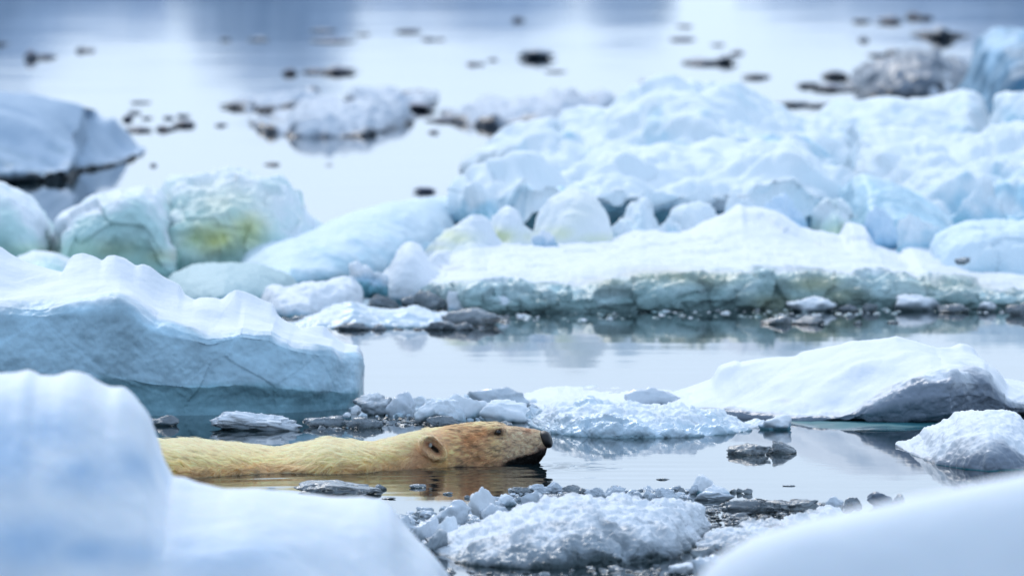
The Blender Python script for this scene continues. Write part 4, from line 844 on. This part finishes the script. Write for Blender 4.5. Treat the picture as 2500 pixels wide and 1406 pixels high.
    disp += (1-sm(980, 1120, pxv))*.007*fbm(W*np.array([.6, 1, 1.2]), 9, 3, 5)*sm(1088, 1150, pyv)
    disp += .002*fbm(W, 22, 3, 6)*(1-sm(1150, 1250, pxv))
    W = W+nor*disp[:, None]; co = W-origin
    me.vertices.foreach_set('co', co.astype(np.float32).ravel()); me.update()
    me.polygons.foreach_set('use_smooth', np.ones(len(me.polygons), bool))
    # coat colours
    def L(*a): return np.array(lin(*a)[:3])
    def coat(px, py, Wp):
        fb = fbm(Wp, 16, 3, 44)[:, None]
        fb2 = fbm(Wp, 5, 3, 45)[:, None]
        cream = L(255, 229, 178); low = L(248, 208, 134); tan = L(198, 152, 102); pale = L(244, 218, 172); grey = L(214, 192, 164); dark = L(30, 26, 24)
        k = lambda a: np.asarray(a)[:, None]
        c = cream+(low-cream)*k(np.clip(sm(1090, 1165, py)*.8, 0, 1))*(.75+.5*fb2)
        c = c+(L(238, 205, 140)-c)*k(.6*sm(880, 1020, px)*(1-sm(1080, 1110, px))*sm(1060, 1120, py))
        hx = sm(1085, 1140, px)
        c = c+(pale-c)*k(hx*.8)
        # brown cheek and temple
        ch = np.exp(-((px-1165)/48)**2-((py-1062)/34)**2)*.95+np.exp(-((px-1180)/45)**2-((py-1122)/18)**2)*.7+np.exp(-((px-1150)/30)**2-((py-1105)/28)**2)*.55
        ch = np.clip(ch, 0, 1)*sm(1034, 1044, py)
        c = c+(tan-c)*k(np.clip(ch*(1+.4*fb[:, 0]), 0, 1))
        mz = sm(1205, 1245, px)
        c = c+(grey-c)*k(mz*.8)
        c = c+(L(150, 104, 70)-c)*k(.6*np.exp(-((px-1290)/14)**2-((py-1052)/7)**2))
        # ear: brown rim, darker hollow
        er = np.exp(-(((px-1058)*.80-(py-1097)*-.6)/46)**4-(((px-1058)*.6+(py-1097)*.80)/30)**4)
        c = c+(L(214, 180, 136)-c)*k(np.clip(er, 0, 1)*.75)
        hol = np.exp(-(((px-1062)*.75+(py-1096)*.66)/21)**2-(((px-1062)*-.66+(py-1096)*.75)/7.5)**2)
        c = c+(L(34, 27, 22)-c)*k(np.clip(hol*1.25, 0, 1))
        # black lips and wet chin
        lipy = np.interp(px, [1215, 1240, 1270, 1300, 1325, 1345], [1133, 1124, 1113, 1104, 1094, 1086])
        lp = sm(-4, 5, py-lipy)*sm(1212, 1245, px)
        c = c+(dark-c)*k(np.clip(lp, 0, 1))
        # grey chin patch, eye rim, wet fur by the water
        c = c+(L(92, 84, 84)-c)*k(.7*np.exp(-((px-1322)/16)**2-((py-1096)/8)**2))
        ey = np.exp(-((px-1216)/11)**2-((py-1056)/7.5)**2)+.6*np.exp(-((px-1224)/8)**2-((py-1049)/4)**2)
        c = c+(L(22, 18, 16)-c)*k(np.clip(ey*1.2, 0, 1))
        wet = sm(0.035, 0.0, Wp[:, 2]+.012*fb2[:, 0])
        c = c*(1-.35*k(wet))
        return np.clip(c, .004, 1)
    pxv, pyv = project(W)
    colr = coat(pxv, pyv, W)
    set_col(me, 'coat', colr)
    def coat_mat(name, rough, translucent=0.0):
        m = bpy.data.materials.new(name); m.use_nodes = True; nt = m.node_tree; p = nt.nodes['Principled BSDF']
        a = nd(nt, 'ShaderNodeAttribute', attribute_name='coat'); nt.links.new(a.outputs['Color'], p.inputs['Base Color'])
        p.inputs['Roughness'].default_value = rough; p.inputs['Specular IOR Level'].default_value = .25
        if translucent:
            tr = nd(nt, 'ShaderNodeBsdfTranslucent'); nt.links.new(a.outputs['Color'], tr.inputs[0])
            mx = nd(nt, 'ShaderNodeMixShader'); mx.inputs[0].default_value = translucent
            nt.links.new(p.outputs[0], mx.inputs[1]); nt.links.new(tr.outputs[0], mx.inputs[2]); nt.links.new(mx.outputs[0], nt.nodes['Material Output'].inputs[0])
        return m
    root = bpy.data.objects.new('polar_bear', None); COL.objects.link(root); root.location = origin; root.empty_display_size = .1
    tag(root, 'cream-furred polar bear swimming to the right between the floes', 'polar bear')
    link('body', me, coat_mat('bear_skin_coat', .75), root)
    # fur strands
    rng = np.random.default_rng(5)
    me.calc_loop_triangles(); nt3 = len(me.loop_triangles); tri = np.empty(nt3*3, np.int32); me.loop_triangles.foreach_get('vertices', tri); tri = tri.reshape(-1, 3)
    cen = W[tri].mean(1); e1 = W[tri[:, 1]]-W[tri[:, 0]]; e2 = W[tri[:, 2]]-W[tri[:, 0]]; cr_ = np.cross(e1, e2); ar = np.linalg.norm(cr_, axis=1)/2
    tn = cr_/np.maximum(np.linalg.norm(cr_, axis=1, keepdims=True), 1e-12)
    cpx, cpy = project(cen)
    wgt = ar*(cen[:, 2] > -.012)*(tn[:, 1] < .5)*(1-.97*(cpx > 1334))*np.where(cpx > 1000, 1.9, 1.0)*(cpx > 330)
    nst = 120000
    pick = rng.choice(nt3, nst, p=wgt/wgt.sum())
    r1, r2 = rng.random(nst), rng.random(nst); s1 = np.sqrt(r1)
    bc = np.stack([1-s1, s1*(1-r2), s1*r2], 1)
    root_p = (W[tri[pick]]*bc[..., None]).sum(1); rn = tn[pick]
    hpx, hpy = project(root_p)
    flow = np.tile(np.array([-1.0, 0, -.18]), (nst, 1))
    tuft = np.stack([fbm(root_p*np.array([1, 1, 1.4]), 20, 2, 60), fbm(root_p, 17, 2, 61), fbm(root_p*np.array([.7, 1, 1]), 24, 2, 62)], 1)
    bodyw = 1-sm(960, 1110, hpx)
    flow[:, 2] -= .55*bodyw*sm(1095, 1150, hpy)
    flow += tuft*(.25+.55*bodyw*sm(1085, 1140, hpy))[:, None]
    earw = np.exp(-((hpx-1058)/44)**4-((hpy-1095)/36)**4)
    flow = flow*(1-earw[:, None])+earw[:, None]*np.array([-.8, -.2, .5])
    flow -= rn*(flow*rn).sum(1, keepdims=True); flow /= np.maximum(np.linalg.norm(flow, axis=1, keepdims=True), 1e-6)
    flow += rng.normal(size=flow.shape)*.10
    ln = .014+.018*bodyw+.018*(1-sm(420, 640, hpx)); ln = ln*(1-.55*sm(1205, 1260, hpx))*(1-.2*earw)*rng.uniform(.6, 1.25, nst)
    hollow = np.exp(-((hpx-1064)/20)**2-((hpy-1098)/16)**2); ln *= (1-.8*hollow)
    ey = np.exp(-((hpx-1216)/10)**2-((hpy-1056)/8)**2); ln *= (1-.95*ey)
    tail = 1-sm(395, 450, hpx)
    lift = (.26+.12*bodyw+.5*tail+.25*sm(1200, 1240, hpx))
    npt = 5; tt = np.linspace(0, 1, npt)
    pts = root_p[:, None, :]-rn[:, None, :]*.0002+ln[:, None, None]*(tt[None, :, None]*flow[:, None, :]+(lift[:, None]*(tt[None, :]-.55*tt[None, :]**2))[..., None]*rn[:, None, :]+np.array([0, 0, -.14])*(tt**2)[None, :, None])
    # gather the strands into pointed locks, most where the coat is wet
    from mathutils.kdtree import KDTree
    nk = 5200; ci = rng.choice(nst, nk, replace=False); kd = KDTree(nk)
    for i_, q_ in enumerate(root_p[ci]): kd.insert(q_, i_)
    kd.balance()
    own = np.array([kd.find(q_)[1] for q_ in root_p])
    cl = (.35+.25*bodyw*sm(1095, 1150, hpy)+.25*sm(.06, .01, root_p[:, 2]))*(1-.8*earw)
    pts = pts+((pts[ci][own]-pts)*(cl[:, None]*(tt**1.5)[None, :])[..., None])
    pts = pts-origin
    hc = bpy.data.hair_curves.new('fur'); hc.add_curves([npt]*nst)
    hc.attributes['position'].data.foreach_set('vector', pts.astype(np.float32).ravel())
    rad = hc.attributes.get('radius') or hc.attributes.new('radius', 'FLOAT', 'POINT')
    rr = (.00085*(1-.8*tt))[None, :]*np.where(hpx > 1080, .75, 1.0)[:, None]
    rad.data.foreach_set('value', rr.astype(np.float32).ravel())
    hx_ = sm(1080, 1140, hpx)
    c0_ = coat(hpx, hpy, root_p); lu_ = sm(.03, .22, c0_.mean(1))[:, None]
    ex_ = np.array([.28, .50, .50])+sm(1060, 1110, hpx)[:, None]*np.array([.12, .12, .16])
    ex_ = ex_+np.array([0, 0, .08])*(sm(1095, 1140, hpy)*(1-sm(1080, 1120, hpx)))[:, None]
    fc = c0_**(1-(1-ex_)*lu_)*(rng.uniform(.9-.2*hx_, 1.2+.1*hx_, nst)*(1+(.14+.42*sm(1060, 1130, hpx)+.14*sm(1110, 1150, hpy)*(1-sm(900, 1000, hpx)))*fbm(root_p*np.array([.5, 1, 1.3]), 85, 3, 71)))[:, None]
    at_ = hc.attributes.new('coat', 'FLOAT_COLOR', 'CURVE'); c4 = np.ones((nst, 4), np.float32); c4[:, :3] = np.clip(fc, .004, 1); at_.data.foreach_set('color', c4.ravel())
    hc.materials.append(coat_mat('bear_fur', .6, .6))
    fo = bpy.data.objects.new('fur', hc); COL.objects.link(fo); fo.parent = root; fo['kind'] = 'stuff'
    # nose leather
    def plain(name, col, rough):
        m = bpy.data.materials.new(name); m.use_nodes = True; nt = m.node_tree; p = nt.nodes['Principled BSDF']
        no = nd(nt, 'ShaderNodeTexNoise'); no.inputs['Scale'].default_value = 400; no.inputs['Detail'].default_value = 3
        nt.links.new(mixc(nt, no.outputs[0], tuple(c*.75 for c in col[:3])+(1,), tuple(min(1, c*1.3) for c in col[:3])+(1,)), p.inputs['Base Color'])
        b = nd(nt, 'ShaderNodeBump'); b.inputs['Strength'].default_value = .3; b.inputs['Distance'].default_value = .001; nt.links.new(no.outputs[0], b.inputs['Height']); nt.links.new(b.outputs[0], p.inputs['Normal'])
        p.inputs['Roughness'].default_value = rough; return m
    Vi, Fi = ico(4)
    yn = float(np.interp(1334, pxs, yc))
    Q = Vi.copy(); Q = np.sign(Q)*np.abs(Q)**.8
    sc = np.array([.019, .039, .0265]); Q = Q*sc
    Q[:, 0] += -.35*Q[:, 2]*(Q[:, 2] < 0)*-1*0-.25*Q[:, 2]
    for sd in (-1, 1):      # nostrils
        c_ = np.array([.012, sd*.016, -.006]); Q[:, 0] -= .008*np.exp(-(np.linalg.norm((Q-c_)/np.array([1, .5, .6]), axis=1)/.012)**2)
    Qc = np.array([float(x_at(1333, yn)), yn, float(z_at(1072, yn))])
    me_n = new_mesh('nose', Q+Qc-origin, Fi, 3); link('nose', me_n, plain('nose_leather', (.007, .0065, .007, 1), .45), root)
    for e_, sd in ((eye, -1), (eye_far, 1)):
        me_e = new_mesh('eye', Vi*np.array([.0085, .008, .0075])+e_+np.array([0, -sd*.0045, 0])-origin, Fi, 3)
        link('eye', me_e, plain('eye_dark', (.010, .007, .005, 1), .06), root)
    # pale round tag inside the near ear
    tg = near_pt(1050, 1087)
    me_t = new_mesh('ear_tag', Vi*np.array([.0058, .004, .0072])+tg+np.array([0, -.004, 0])-origin, Fi, 3); link('ear_tag', me_t, plain('tag_plastic', lin(175, 178, 172), .4), root)
bear()
